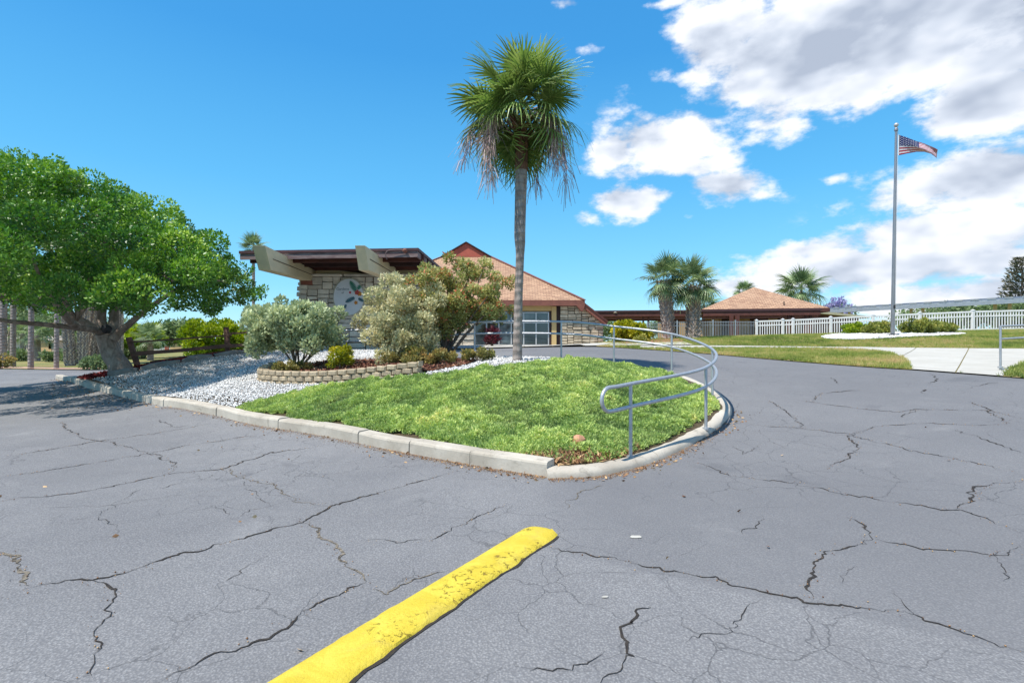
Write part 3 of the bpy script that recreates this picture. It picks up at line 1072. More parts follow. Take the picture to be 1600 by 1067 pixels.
def build_left_kerb():
    pts = walk_len(kerb_line, 1.04)
    for i in range(len(pts) - 1):
        a, b = pts[i], pts[i + 1]
        d = (b - a).normalized()
        n = Vector((d.y, -d.x))       # inwards
        a2, b2 = a + d * 0.006, b - d * 0.006
        j = rnd.uniform(-0.008, 0.008)
        h = 0.165 + rnd.uniform(-0.008, 0.008)
        w = 0.20
        m = MB()
        prof = [(0.0, -0.1), (0.0, h - 0.035), (0.012, h - 0.01), (0.035, h), (w, h + 0.004), (w, -0.1)]
        K = 5
        ring = []
        for k in range(K):
            c = a2.lerp(b2, k / (K - 1))
            z0 = H(c.x, c.y)
            for q, (u, z) in enumerate(prof):
                ww = rnd.uniform(-0.004, 0.004) if q in (1, 2, 3) else 0
                p = c + n * (u + j + ww)
                m.v.append((p.x, p.y, z0 + z + ww))
        P_ = len(prof)
        for k in range(K - 1):
            for q in range(P_):
                q2 = (q + 1) % P_
                m.f.append((k * P_ + q, k * P_ + q2, (k + 1) * P_ + q2, (k + 1) * P_ + q))
        m.f.append(tuple(range(P_ - 1, -1, -1)))
        m.f.append(tuple((K - 1) * P_ + q for q in range(P_)))
        m.mi = [0] * len(m.f)
        m.build('kerb_block', M['kerb'], kerb)


def build_curve_kerb():
    pts = walk_len(curve_full, 0.14)
    # split in cast lengths
    nseg = 13
    step = 12
    for s in range(0, len(pts) - 1, step):
        c = pts[s:min(s + step + 1, len(pts))]
        if len(c) < 3:
            continue
        h = 0.10
        w = 0.24
        prof = [(0.0, -0.1), (0.0, 0.035), (0.03, 0.075), (0.08, h - 0.003), (0.15, h), (w, h - 0.01), (w, -0.1)]
        m = MB()
        P_ = len(prof)
        for k, p in enumerate(c):
            g_ = s + k
            d = (pts[min(g_ + 1, len(pts) - 1)] - pts[max(g_ - 1, 0)]).normalized()
            n = Vector((-d.y, d.x))
            pp = p.copy()
            if k == 0:
                pp += d * 0.006
            if k == len(c) - 1:
                pp -= d * 0.006
            z0 = H(p.x, p.y)
            for q, (u, z) in enumerate(prof):
                ww = rnd.uniform(-0.004, 0.004)
                x = pp + n * (u + ww)
                m.v.append((x.x, x.y, z0 + z + ww))
        for k in range(len(c) - 1):
            for q in range(P_):
                q2 = (q + 1) % P_
                m.f.append((k * P_ + q, (k + 1) * P_ + q, (k + 1) * P_ + q2, k * P_ + q2))
        m.f.append(tuple(range(P_)))
        m.f.append(tuple((len(c) - 1) * P_ + q for q in range(P_ - 1, -1, -1)))
        m.mi = [0] * len(m.f)
        m.build('kerb_casting', M['kerb'], kerb, smooth=True)


build_left_kerb()
build_curve_kerb()

# ------------------------------------------------------------------ cracks in the asphalt
CRACKS = [  # (pixel polyline, width in metres near the middle, pale)
    ([(0, 942), (45, 918), (130, 910), (200, 895), (300, 862), (400, 836), (470, 816), (510, 792), (580, 775), (640, 757), (720, 735)], 0.016, 0),
    ([(0, 858), (22, 868), (28, 895), (45, 917)], 0.02, 1), ([(0, 915), (20, 908)], 0.01, 0),
    ([(135, 909), (182, 918), (165, 955), (145, 990), (152, 1030), (153, 1067)], 0.014, 0),
    ([(0, 783), (130, 769), (262, 741), (345, 733), (420, 708), (510, 696)], 0.015, 0),
    ([(0, 746), (90, 733), (190, 716), (300, 695), (380, 683), (430, 678)], 0.012, 0), ([(0, 715), (150, 690), (300, 667), (330, 662)], 0.011, 0),
    ([(95, 660), (105, 672), (135, 686), (170, 690), (232, 708), (250, 713), (277, 728), (262, 741)], 0.014, 0),
    ([(345, 733), (385, 748), (432, 758), (440, 768), (472, 786), (508, 791)], 0.014, 1),
    ([(476, 818), (500, 837), (530, 856), (545, 880), (565, 905), (570, 912)], 0.014, 1),
    ([(250, 1067), (330, 1030), (420, 988), (500, 945), (570, 912)], 0.012, 0),
    ([(570, 912), (600, 926), (650, 905), (690, 893)], 0.008, 1),
    ([(670, 847), (705, 830), (750, 805), (790, 790)], 0.009, 0), ([(560, 845), (620, 848), (670, 847)], 0.005, 0),
    ([(850, 853), (920, 867), (1000, 884), (1070, 898), (1150, 917), (1230, 932), (1270, 941), (1350, 952), (1410, 960), (1480, 980), (1540, 1003), (1600, 1023)], 0.013, 0),
    ([(1268, 940), (1260, 912), (1278, 890), (1284, 870), (1310, 855), (1350, 850), (1357, 835), (1340, 815), (1320, 808)], 0.015, 0),
    ([(1370, 844), (1440, 857), (1500, 866), (1560, 868), (1598, 857)], 0.010, 0),
    ([(1085, 722), (1150, 745), (1240, 755), (1330, 774), (1420, 788), (1498, 798), (1560, 820), (1600, 833)], 0.012, 0),
    ([(1498, 798), (1526, 782), (1525, 765), (1560, 755), (1600, 752)], 0.017, 0),
    ([(1150, 661), (1240, 668), (1320, 678), (1400, 698), (1500, 720), (1600, 742)], 0.013, 0),
    ([(1296, 733), (1330, 712), (1345, 698), (1322, 682), (1370, 667), (1435, 661), (1530, 665), (1575, 662)], 0.014, 0),
    ([(1200, 625), (1240, 650), (1256, 669)], 0.014, 0), ([(1235, 624), (1300, 633), (1400, 645), (1435, 640), (1545, 642), (1600, 655)], 0.012, 0),
    ([(1268, 627), (1285, 615), (1345, 609)], 0.018, 0), ([(1405, 652), (1435, 640)], 0.018, 0), ([(1515, 627), (1545, 642), (1575, 662)], 0.016, 0), ([(1490, 670), (1545, 690), (1600, 708)], 0.012, 0),
    ([(1298, 590), (1312, 600)], 0.014, 0), ([(1420, 598), (1455, 600), (1465, 590), (1455, 585)], 0.016, 0), ([(1520, 604), (1560, 598)], 0.012, 0), ([(1440, 615), (1447, 608)], 0.03, 0),
    ([(945, 1067), (985, 1015), (985, 998), (972, 990), (992, 970), (1010, 946)], 0.011, 0),
    ([(815, 1064), (860, 1055), (925, 1040), (935, 1015)], 0.005, 0), ([(1080, 1010), (1150, 970), (1165, 950), (1200, 945)], 0.005, 0),
    ([(880, 795), (910, 770), (940, 755)], 0.010, 1), ([(1395, 922), (1410, 958)], 0.008, 0), ([(1145, 697), (1160, 710), (1200, 690)], 0.005, 0),
    ([(1310, 912), (1335, 895), (1345, 885)], 0.005, 0), ([(240, 765), (330, 745), (345, 733)], 0.005, 0), ([(60, 795), (180, 790), (330, 765)], 0.004, 0),
    ([(85, 815), (150, 808), (200, 835)], 0.005, 0), ([(300, 800), (345, 790), (360, 815), (250, 840)], 0.004, 0), ([(325, 925), (400, 880), (415, 870)], 0.004, 0),
    ([(1160, 835), (1190, 815), (1195, 806)], 0.005, 0), ([(1580, 918), (1555, 890), (1560, 862)], 0.005, 0), ([(245, 655), (275, 668), (300, 664)], 0.008, 0), ([(145, 810), (230, 760)], 0.004, 0), ([(370, 750), (420, 790), (300, 830)], 0.004, 0),
]


def build_cracks():
    for pl, w, pale in CRACKS:
        pts = [hit(a, b) for a, b in pl]
        P2 = [Vector((p.x, p.y)) for p in pts]
        fine = []
        for i in range(len(P2) - 1):
            a, b = P2[i], P2[i + 1]
            L = (b - a).length
            k = max(3, int(L / 0.025))
            seg = [a.lerp(b, j / k) for j in range(k)]
            fine += seg
        fine.append(P2[-1])
        n = len(fine)
        arr = np.array([(p.x, p.y) for p in fine])
        seed = int(pl[0][0] * 7 + pl[0][1] * 3)
        jx = (vnoise(arr, 7, seed) - 0.5) * 0.09 + (vnoise(arr, 22, seed + 1) - 0.5) * 0.05
        jy = (vnoise(arr, 7, seed + 2) - 0.5) * 0.09 + (vnoise(arr, 22, seed + 3) - 0.5) * 0.05
        arr = arr + np.c_[jx, jy] + np.random.default_rng(seed).normal(size=arr.shape) * 0.0045
        ww = w * np.clip(2.2 * vnoise(arr, 7, seed + 4) ** 1.8 + 0.5 * (vnoise(arr, 30, seed + 7) - 0.35), 0.14, 1.15) * 0.56
        e = np.minimum(np.arange(n), np.arange(n)[::-1]) / max(4, n * 0.15)
        ww *= np.clip(e, 0.12, 1)
        d = np.gradient(arr, axis=0)
        d /= np.linalg.norm(d, axis=1)[:, None] + 1e-9
        nn = np.c_[-d[:, 1], d[:, 0]]
        l = arr + nn * (ww * (0.6 + 0.8 * vnoise(arr, 40, seed + 5)))[:, None]
        r = arr - nn * (ww * (0.6 + 0.8 * vnoise(arr, 40, seed + 6)))[:, None]
        V2 = np.empty((2 * n, 2))
        V2[0::2], V2[1::2] = l, r
        V = np.c_[V2, Hn(V2) + 0.004]
        i = np.arange(n - 1) * 2
        q = np.stack([i + 1, i + 3, i + 2, i], -1)
        me = mesh_np('crack', V, tris=q)
        mobj('crack', me, M['crack_pale' if pale else 'crack'], asphalt)


build_cracks()

# ------------------------------------------------------------------ yellow berm
def build_berm():
    a, b = Vector((-2.9, -0.98)), Vector((0.27, 4.17))
    d = (b - a).normalized()
    n = Vector((d.y, -d.x))
    L = (b - a).length
    K, Q = 110, 15
    m = MB()
    base = thing('painted_berm', 'long yellow painted asphalt berm on the dark pavement in the foreground', 'kerb', (b.x - 0.8 * d.x, b.y - 0.8 * d.y, 0))
    for k in range(K + 1):
        s = L * k / K
        end = max(0.0, (s - (L - 0.13)) / 0.13)
        f = math.sqrt(max(0.0, 1 - end * end)) if end > 0 else 1.0
        c = a + d * s
        for q in range(Q):
            u = -1 + 2 * q / (Q - 1)
            hw = 0.155 * (0.45 + 0.55 * f)
            jag = 0.0
            if q in (0, Q - 1):
                jag = (vnoise(np.array([[s, u]]), 9, 5)[0] - 0.5) * 0.03 + (vnoise(np.array([[s, u]]), 28, 6)[0] - 0.5) * 0.016
            p = c + n * (u * hw + jag)
            z = 0.033 * (1 - abs(u) ** 4.0) * (0.3 + 0.7 * f)
            z += (vnoise(np.array([[s, u * 0.2]]), 6, 8)[0] - 0.5) * 0.012 * (1 - u * u)
            if q == Q - 1:
                z = 0.002
            if q == Q - 2:
                z = max(z, 0.018)
            m.v.append((p.x, p.y, H(p.x, p.y) + z - (0.004 if q in (0, Q - 1) else 0)))
    for k in range(K):
        for q in range(Q - 1):
            m.f.append((k * Q + q, k * Q + q + 1, (k + 1) * Q + q + 1, (k + 1) * Q + q))
    m.mi = [0] * len(m.f)
    m.build('painted_top', M['yellow'], base, smooth=True)
    # ragged dark strip that paints in the shade along the right edge
    V = []
    for k in range(K + 1):
        s = L * k / K * 0.985
        c = a + d * s + n * (0.157 + (vnoise(np.array([[s, 1.0]]), 9, 5)[0] - 0.5) * 0.03)
        w = 0.004 + 0.012 * vnoise(np.array([[s, 3.0]]), 7, 9)[0]
        for o in (-0.012, w):
            p = c + n * o
            V.append((p.x, p.y, H(p.x, p.y) + 0.005))
    m2 = MB()
    m2.v = V
    m2.f = [(2 * k, 2 * k + 1, 2 * k + 3, 2 * k + 2) for k in range(K)]
    m2.mi = [0] * K
    m2.build('shade_strip', M['crack'], base)


build_berm()

# ================================================================== BUILDINGS
def clip_poly(poly, a, b, c):
    """keep the part of a 2D polygon where a*x + b*y <= c"""
    out = []
    for i in range(len(poly)):
        p, q = poly[i], poly[(i + 1) % len(poly)]
        sp_, sq = c - a * p[0] - b * p[1], c - a * q[0] - b * q[1]
        if sp_ >= 0:
            out.append(p)
        if (sp_ >= 0) != (sq >= 0):
            t = sp_ / (sp_ - sq)
            out.append((p[0] + (q[0] - p[0]) * t, p[1] + (q[1] - p[1]) * t))
    return out


def ashlar(x0, x1, z0, z1, r, wmin=0.3, wmax=0.85, hmin=0.14, hmax=0.32):
    """cut a wall face into irregular squared stones"""
    out = []

    def split(a, b, c, d, depth=0):
        w, h = b - a, d - c
        if w > wmax and (w / h > 1.3 or h <= hmax) and w > 2 * wmin:
            k = a + w * r.uniform(0.36, 0.64)
            split(a, k, c, d, depth + 1)
            split(k, b, c, d, depth + 1)
        elif h > hmax and h > 2 * hmin:
            k = c + h * r.uniform(0.36, 0.64)
            split(a, b, c, k, depth + 1)
            split(a, b, k, d, depth + 1)
        elif w > wmax:
            k = a + w * 0.5
            split(a, k, c, d)
            split(k, b, c, d)
        else:
            out.append((a, b, c, d))
    split(x0, x1, z0, z1)
    return out


def stone_face(parent, org, u, nrm, rects, mat, gap, r, clip=None, dmin=0.03, dmax=0.085):
    """each stone a mesh of its own on the face org + u*x + z, standing out along nrm"""
    u, nrm, org = Vector(u).normalized(), Vector(nrm).normalized(), Vector(org)
    for a, b, c, d in rects:
        jit = lambda: r.uniform(-0.012, 0.012)
        poly = [(a + gap + jit(), c + gap + jit()), (b - gap + jit(), c + gap + jit()), (b - gap + jit(), d - gap + jit()), (a + gap + jit(), d - gap + jit())]
        if r.random() < 0.3:
            poly.insert(r.choice([1, 3]), ((a + b) / 2 + jit() * 4, (c if poly[1][1] < (c + d) / 2 else d) + jit()))
            poly = [poly[0]] + [p for p in poly[1:]]
            # keep order by angle
            cx, cz = (a + b) / 2, (c + d) / 2
            poly.sort(key=lambda p: math.atan2(p[1] - cz, p[0] - cx))
        if clip:
            poly = clip_poly(poly, *clip)
        if len(poly) < 3:
            continue
        cx = sum(p[0] for p in poly) / len(poly)
        cz = sum(p[1] for p in poly) / len(poly)
        dep = r.uniform(dmin, dmax)
        m = MB()
        n = len(poly)
        back = [org + u * x + Vector((0, 0, z)) - nrm * 0.01 for x, z in poly]
        mid = [org + u * x + Vector((0, 0, z)) + nrm * dep * 0.65 for x, z in poly]
        front = [org + u * (cx + (x - cx) * 0.93) + Vector((0, 0, cz + (z - cz) * 0.88)) + nrm * (dep + r.uniform(-0.008, 0.008)) for x, z in poly]
        vs = back + mid + front
        fs = [tuple(2 * n + i for i in range(n))]
        for i in range(n):
            j = (i + 1) % n
            fs += [(i, j, n + j, n + i), (n + i, n + j, 2 * n + j, 2 * n + i)]
        m.add(vs, fs)
        m.build('stone', mat, parent)


def uv_quad_roof(name, faces, mat, parent, thick=0.0):
    """roof planes with a UV in metres: u along the eave, v up the slope; faces = lists of points, first edge = eave"""
    o = ORG.get(parent.name, Vector())
    me = bpy.data.meshes.new(name)
    vs, fs, uvs = [], [], []
    for poly in faces:
        poly = [Vector(p) for p in poly]
        e = (poly[1] - poly[0]).normalized()
        nrm = e.cross(poly[2] - poly[0]).normalized()
        s = nrm.cross(e)
        b = len(vs)
        vs += [tuple(p - o) for p in poly]
        fs.append(tuple(range(b, b + len(poly))))
        uvs += [((p - poly[0]).dot(e), (p - poly[0]).dot(s)) for p in poly]
    me.from_pydata(vs, [], fs)
    lay = me.uv_layers.new(name='UVMap')
    for i, c in enumerate(uvs):
        lay.data[i].uv = c
    me.update()
    return mobj(name, me, mat, parent)


# ------------------------------------------------------------------ entrance canopy with stone wall
def build_canopy():
    cz = iz(-6, 20.7)
    t = thing('entrance_canopy', 'flat brown canopy roof on tan outrigger beams over a pale stone wall', 'canopy', (-6.5, 20.8, cz))
    r = random.Random(5)
    FL, FR = Vector((-9.9, 18.55, 0)), Vector((-3.28, 17.95, 0))
    BR, BL = Vector((-2.95, 28.8, 0)), Vector((-9.3, 28.8, 0))
    zt = 4.78
    ring = [FL, FR, BR, BL]
    m = MB()
    m.hexa([p + Vector((0, 0, zt - 0.10)) for p in ring] + [p + Vector((0, 0, zt)) for p in ring])
    m.build('roof_slab', M['rooftop'], t)
    # fascia boards, set just under and inside the slab edge
    m = MB()
    e = Vector((0.03, 0.05, 0))
    m.bar(FL + Vector((0.03, 0.06, zt - 0.215)), FR + Vector((-0.03, 0.06, zt - 0.215)), 0.05, 0.20)
    m.build('front_fascia', M['fascia'], t)
    m = MB()
    m.bar(FR + Vector((-0.06, 0.10, zt - 0.215)), BR + Vector((-0.06, 0, zt - 0.215)), 0.05, 0.20)
    m.build('side_fascia', M['fascia'], t)
    # joists under the deck
    m = MB()
    for k in range(9):
        y = 19.0 + k * 1.05
        x0 = -9.7 if k < 7 else -9.3
        MB().bar((x0, y, zt - 0.25), (-3.2, y - 0.35, zt - 0.25), 0.09, 0.26).build('joist', M['brown' if k % 2 == 0 else 'brown_dark'], t)
    m.box(-9.4, -3.15, 24.2, 28.6, zt - 0.2, zt - 0.13)
    m.build('soffit', M['brown_dark'], t)
    # tan outrigger beams, deeper and cut back at the free end
    for xr, wv, yn, yf in ((-4.72, 0.33, 16.45, 21.3), (-8.08, 0.42, 16.75, 21.3)):
        x0, x1 = xr - wv, xr
        zt0, zb0 = 1.5 + 150 / 800 * yn, 1.5 + 114 / 800 * yn
        zt1 = 4.47 if wv < 0.4 else 4.40
        zb1 = 3.96
        sl = 0.42
        vs = [(x0, yn + sl, zb0), (x1, yn + sl, zb0), (x1, yf, zb1), (x0, yf, zb1), (x0, yn, zt0), (x1, yn, zt0), (x1, yf, zt1), (x0, yf, zt1)]
        b = MB().hexa(vs).build('beam', M['beam'], t, bevel=0.012)
        # face board and joint lines on the visible side
        mj = MB()
        a0, a1 = Vector((x1 + 0.006, yn + 0.55, zb0 * 0.48 + zt0 * 0.52)), Vector((x1 + 0.006, yf - 0.2, (zb1 + zt1) / 2))
        mj.bar(a0, a1, 0.012, 0.022)
        mj.build('joint_line', M['brown_dark'], b)
        # bearing block on the wall
        MB().box(x0 - 0.02, x1 + 0.02, 20.65, 21.2, 3.78, zb1 + 0.02).build('bearing_block', M['brown_eave'], t)
    # the stone wall
    X0, X1, Y0, Zt = -8.62, -3.6, 20.75, 4.12
    w = MB().box(X0 + 0.06, X1, Y0, Y0 + 0.45, cz - 0.3, Zt - 0.02).build('wall_core', M['mortar'], t)
    stone_face(w, (0, Y0, 0), (1, 0, 0), (0, -1, 0), ashlar(X0, X1, cz - 0.05, Zt, r, 0.20, 0.72, 0.13, 0.34), M['stone'], 0.014, r)
    stone_face(w, (X0 + 0.06, Y0 + 0.45, 0), (0, -1, 0), (-1, 0, 0), ashlar(0, 0.45, cz - 0.05, Zt, r, 0.2, 0.5, 0.13, 0.31), M['stone'], 0.014, r, dmin=0.04, dmax=0.2)
    # pale coping slabs and a plain beige panel above
    for a, b in ((-8.1, -6.85), (-6.8, -5.25), (-5.2, -3.65)):
        MB().box(a, b, Y0 - 0.09, Y0 + 0.46, Zt + 0.003, Zt + 0.10).build('coping', M['stone'], t, bevel=0.01)
    MB().prism([(-8.0, Y0 + 0.2, Zt + 0.10), (-5.6, Y0 + 0.2, Zt + 0.10), (-7.1, Y0 + 0.2, zt - 0.38), (-8.0, Y0 + 0.2, zt - 0.38)], (0, 0.15, 0)).build('gable_panel', M['beam'], t)
    MB().box(-4.7, -3.6, Y0 + 0.2, Y0 + 0.35, Zt + 0.10, zt - 0.35).build('panel', M['beam'], t)
    # back posts that carry the roof
    for x in (-8.6, -3.5):
        MB().box(x, x + 0.25, 27.6, 27.85, cz - 0.2, zt - 0.35).build('post', M['brown'], t)
    # security lamp and its cable on the fascia
    lamp = thing('security_lamp', 'small round security lamp on the front edge of the canopy roof', 'lamp', P(633, 391.5, 17.93))
    p = P(633, 391.5, 17.93)
    m = MB()
    for k in range(5):
        pass
    m.tube([p + Vector((0, 0.1, 0)), p + Vector((0, -0.01, 0)), p + Vector((0, -0.06, -0.02)), p + Vector((0, -0.10, -0.04))], [0.03, 0.07, 0.08, 0.05], 12)
    m.build('lamp_head', M['brown_eave'], lamp, smooth=True)
    cb = [p + Vector((0, 0.03, 0.02)), p + Vector((-0.3, 0.04, 0.04)), p + Vector((-0.62, 0.05, 0.0)), p + Vector((-0.70, 0.06, -0.15)), p + Vector((-0.66, 0.12, -0.3))]
    MB().tube(catmull(cb, 5), 0.014, 6).build('cable', M['fascia'], lamp, smooth=True)
    return t, Y0


canopy, WALL_Y = build_canopy()


# ------------------------------------------------------------------ oval sign on the wall
def build_sign():
    Yf = WALL_Y - 0.135
    c = P(545, 464, Yf)
    t = thing('wall_sign', 'oval pale sign with tropical leaves and lettering on the stone wall', 'sign', c)
    rx, rz = 25 / 800 * Yf, 30 / 800 * Yf
    n = 40

    def oval(s, y):
        return [(c.x + rx * s * math.cos(2 * math.pi * k / n), y, c.z + rz * s * math.sin(2 * math.pi * k / n)) for k in range(n)]
    MB().prism(oval(1.0, Yf + 0.05), (0, -0.05, 0)).build('backing', M['sign_edge'], t)
    MB().prism(oval(0.94, Yf - 0.002), (0, -0.008, 0)).build('panel', M['sign'], t)
    y = Yf - 0.014

    def text(body, px, py, size):
        cu = bpy.data.curves.new('lettering', 'FONT')
        cu.body = body
        cu.size = size
        cu.extrude = 0.002
        cu.align_x = 'CENTER'
        ob = bpy.data.objects.new('lettering', cu)
        COL.objects.link(ob)
        dg = bpy.context.evaluated_depsgraph_get()
        me = bpy.data.meshes.new_from_object(ob.evaluated_get(dg))
        bpy.data.objects.remove(ob)
        me.materials.clear()
        p = P(px, py, y)
        o = mobj('lettering', me, M['sign_text'], t, loc=p - c)
        o.rotation_euler = (R(90), 0, 0)
    text('Gardens', 535.5, 453.5, 0.15)
    text('of', 535.5, 458.8, 0.11)

    def leaf(px0, py0, px1, py1, wpx, mat, k=7):
        """a feathered leaf from root to tip"""
        a, b = P(px0, py0, y), P(px1, py1, y)
        d = b - a
        s = Vector((d.z, 0, -d.x)).normalized()
        m = MB()
        L = d.length
        for i in range(k):
            f = (i + 0.3) / k
            q = a + d * f
            wl = wpx / 800 * y * math.sin(math.pi * min(1, f * 0.8 + 0.2)) ** 0.7
            for sg in (-1, 1):
                tip = q + s * sg * wl + d.normalized() * wl * 0.55
                e = d.normalized() * L / k * 0.42
                poly = [q - e * 0.9, (q + tip) / 2 - e * 1.0, tip, (q + tip) / 2 + e * 0.9, q + e * 0.9]
                if sg > 0:
                    poly = poly[::-1]
                m.prism(poly, (0, -0.003 - 0.0006 * i, 0))
        m.bar(a, b, 0.01, 0.03, (0, 1, 0))
        m.build('painted_leaf', mat, t)
    leaf(556.5, 456, 547, 439, 5.2, M['sign_green'], 9)
    leaf(559, 452, 563, 446, 4, M['sign_green'], 4)
    leaf(554, 465, 540, 472, 4.2, M['sign_teal'], 8)
    leaf(560, 466, 568, 471, 3.2, M['sign_teal'], 5)
    leaf(541, 476, 536, 484, 3.0, M['sign_teal'], 5)
    for (px, py, w, mt) in ((558, 457, 4.5, 'sign_red'), (562, 459, 4.2, 'sign_orange'), (547, 457, 2.2, 'sign_red'), (556, 473, 3.2, 'sign_orange')):
        m = MB()
        p = P(px, py, y - 0.004)
        for a in range(5):
            an = a * 1.2566 + px
            q = p + Vector((math.cos(an), 0, math.sin(an))) * w / 800 * y
            s = Vector((-math.sin(an), 0, math.cos(an))) * w / 800 * y * 0.45
            m.prism([p, p + (q - p) * 0.6 - s, q, p + (q - p) * 0.6 + s][::-1], (0, -0.003 - 0.0005 * a, 0))
        m.build('painted_flower', M[mt], t)


build_sign()


# ------------------------------------------------------------------ clubhouse
def build_clubhouse():
    z0 = 1.22
    t = thing('clubhouse', 'clubhouse with large orange shingled roof and red gable behind the tall palm', 'building', (-3.2, 32, z0))
    r = random.Random(9)
    # roof
    ZE, ZR, ZP = 3.92, 7.5, 8.45
    L_, R_, Fy, By = -10.65, 4.25, 30.0, 48.0
    gl, gr, gy = -4.82, -1.58, 36.0
    by = By - 6
    faces = [
        [(L_, Fy, ZE), (R_, Fy, ZE), (gr, gy, ZR), (gl, gy, ZR)],
        [(R_, Fy, ZE), (R_, By, ZE), (gr, by, ZR), (gr, gy, ZR)],
        [(R_, By, ZE), (L_, By, ZE), (gl, by, ZR), (gr, by, ZR)],
        [(L_, By, ZE), (L_, Fy, ZE), (gl, gy, ZR), (gl, by, ZR)],
        [(gr + 0.12, gy - 0.25, ZR - 0.07), (gr + 0.12, by + 0.2, ZR - 0.07), ((gl + gr) / 2, by + 0.2, ZP), ((gl + gr) / 2, gy - 0.25, ZP)],
        [(gl - 0.12, by + 0.2, ZR - 0.07), (gl - 0.12, gy - 0.25, ZR - 0.07), ((gl + gr) / 2, gy - 0.25, ZP), ((gl + gr) / 2, by + 0.2, ZP)]]
    roof = uv_quad_roof('roof', faces, M['shingle'], t)
    c = (gl + gr) / 2
    MB().prism([(gl, gy - 0.2, ZR - 0.1), (gr, gy - 0.2, ZR - 0.1), (c, gy - 0.2, ZP - 0.08)], (0, 0.1, 0)).build('gable', M['redwood'], roof)
    for sx in (gl - 0.14, gr + 0.14):
        MB().bar((sx, gy - 0.24, ZR - 0.10), (c, gy - 0.24, ZP - 0.02), 0.07, 0.16, (0, 1, 0)).build('bargeboard', M['brown_dark'], roof)
    # hip and ridge caps
    for a, b in (((R_, Fy, ZE), (gr, gy, ZR)), ((L_, Fy, ZE), (gl, gy, ZR))):
        MB().bar(Vector(a) + Vector((0, 0, 0.02)), Vector(b) + Vector((0, 0, 0.02)), 0.25, 0.04).build('hip_cap', M['brown_eave'], roof)
    # eave boards
    MB().box(L_, R_ + 0.02, Fy - 0.03, Fy + 0.03, ZE - 0.33, ZE - 0.01).build('front_fascia', M['brown_eave'], t)
    MB().box(R_ - 0.03, R_ + 0.03, Fy + 0.035, By, ZE - 0.34, ZE - 0.015).build('side_fascia', M['brown_eave'], t)
    MB().prism([(R_ - 0.45, Fy - 0.028, ZE - 0.332), (R_ + 0.018, Fy - 0.028, ZE - 0.332), (R_ - 0.1, Fy - 0.028, ZE - 0.66), (R_ - 0.24, Fy - 0.028, ZE - 0.60)], (0, 0.3, 0)).build('corner_bracket', M['brown_eave'], t)
    MB().box(L_ + 0.05, R_ - 0.05, Fy + 0.04, By - 0.05, ZE - 0.30, ZE - 0.24).build('soffit', M['brown_dark'], t)
    # front wall
    Yw = 30.55
    MB().box(-10.0, 2.75, Yw + 0.25, Yw + 0.45, z0 - 0.3, ZE - 0.3).build('inner_wall', M['brown_dark'], t)
    MB().box(-10.0, 2.62, Yw, Yw + 0.24, 3.32, ZE - 0.30).build('header', M['cream'], t)
    # glazed doors: frame, mullions, panes
    zb, zt, zm = z0 + 0.02, 3.26, 2.62
    x_l, x_r = -5.6, 2.18
    pitch = 0.74
    n = int((x_r - x_l) / pitch) + 1
    xs = [x_r - k * pitch for k in range(n)]
    for k, x in enumerate(xs):
        MB().box(x - 0.035, x + 0.035, Yw + 0.02, Yw + 0.12, zb, zt).build('mullion', M['alu_frame'], t)
        if k < n - 1:
            xl = xs[k + 1] + 0.037
            MB().box(xl, x - 0.037, Yw + 0.03, Yw + 0.11, zm - 0.03, zm + 0.03).build('transom', M['alu_frame'], t)
            MB().box(xl, x - 0.037, Yw + 0.03, Yw + 0.11, zb, zb + 0.08).build('bottom_rail', M['alu_frame'], t)
            MB().box(xl, x - 0.037, Yw + 0.03, Yw + 0.11, zt - 0.06, zt).build('top_rail', M['alu_frame'], t)
            MB().box(xl, x - 0.037, Yw + 0.065, Yw + 0.075, zb + 0.08, zm - 0.03).build('pane', M['glass'], t)
            MB().box(xl, x - 0.037, Yw + 0.065, Yw + 0.075, zm + 0.03, zt - 0.06).build('pane', M['glass'], t)
    MB().box(2.24, 2.34, Yw - 0.01, Yw + 0.24, z0, 3.31).build('door_jamb', M['brown_dark'], t)
    MB().box(2.36, 2.64, Yw - 0.12, Yw + 0.2, z0 - 0.1, 3.58).build('column', M['cream'], t)
    MB().box(2.66, 2.85, Yw + 0.0, Yw + 0.24, z0, 3.58).build('dark_pilaster', M['brown_dark'], t)
    # grey stone pier seen behind the shrubs
    w = MB().box(-3.5, -2.2, Yw - 0.35, Yw - 0.05, z0 - 0.2, 3.0).build('pier_core', M['mortar'], t)
    stone_face(w, (0, Yw - 0.35, 0), (1, 0, 0), (0, -1, 0), ashlar(-3.5, -2.2, z0, 3.0, r, 0.25, 0.7, 0.13, 0.3), M['stone'], 0.016, r)
    # stone wing wall under the raking beam
    Ys = 30.42
    X0, X1 = 2.86, 5.42
    slope = (3.62 - 2.52) / (5.42 - 4.0)          # falls to the right
    cl = (slope, 1.0, 3.62 + slope * 4.0)
    m = MB()
    poly = clip_poly([(X0, z0 - 0.2), (X1, z0 - 0.2), (X1, 3.6), (X0, 3.6)], cl[0], cl[1], cl[2] - 0.02)
    m.prism([(x, Ys, z) for x, z in poly], (0, 0.4, 0))
    w = m.build('wing_wall_core', M['mortar'], t)
    stone_face(w, (0, Ys, 0), (1, 0, 0), (0, -1, 0), ashlar(X0, X1, z0 - 0.02, 3.6, r, 0.17, 0.6, 0.11, 0.25), M['stone_warm'], 0.016, r, clip=cl)
    a, b = Vector((3.95, 30.45, 3.78)), Vector((5.56, 30.45, 2.53))
    MB().bar(a, b, 0.8, 0.20, (0, 0, 1)).build('raking_beam', M['brown_eave'], t, bevel=0.01)
    MB().bar(a + Vector((0.06, -0.42, 0.12)), b + Vector((0.06, -0.42, 0.12)), 0.05, 0.10).build('raking_trim', M['brown'], t)
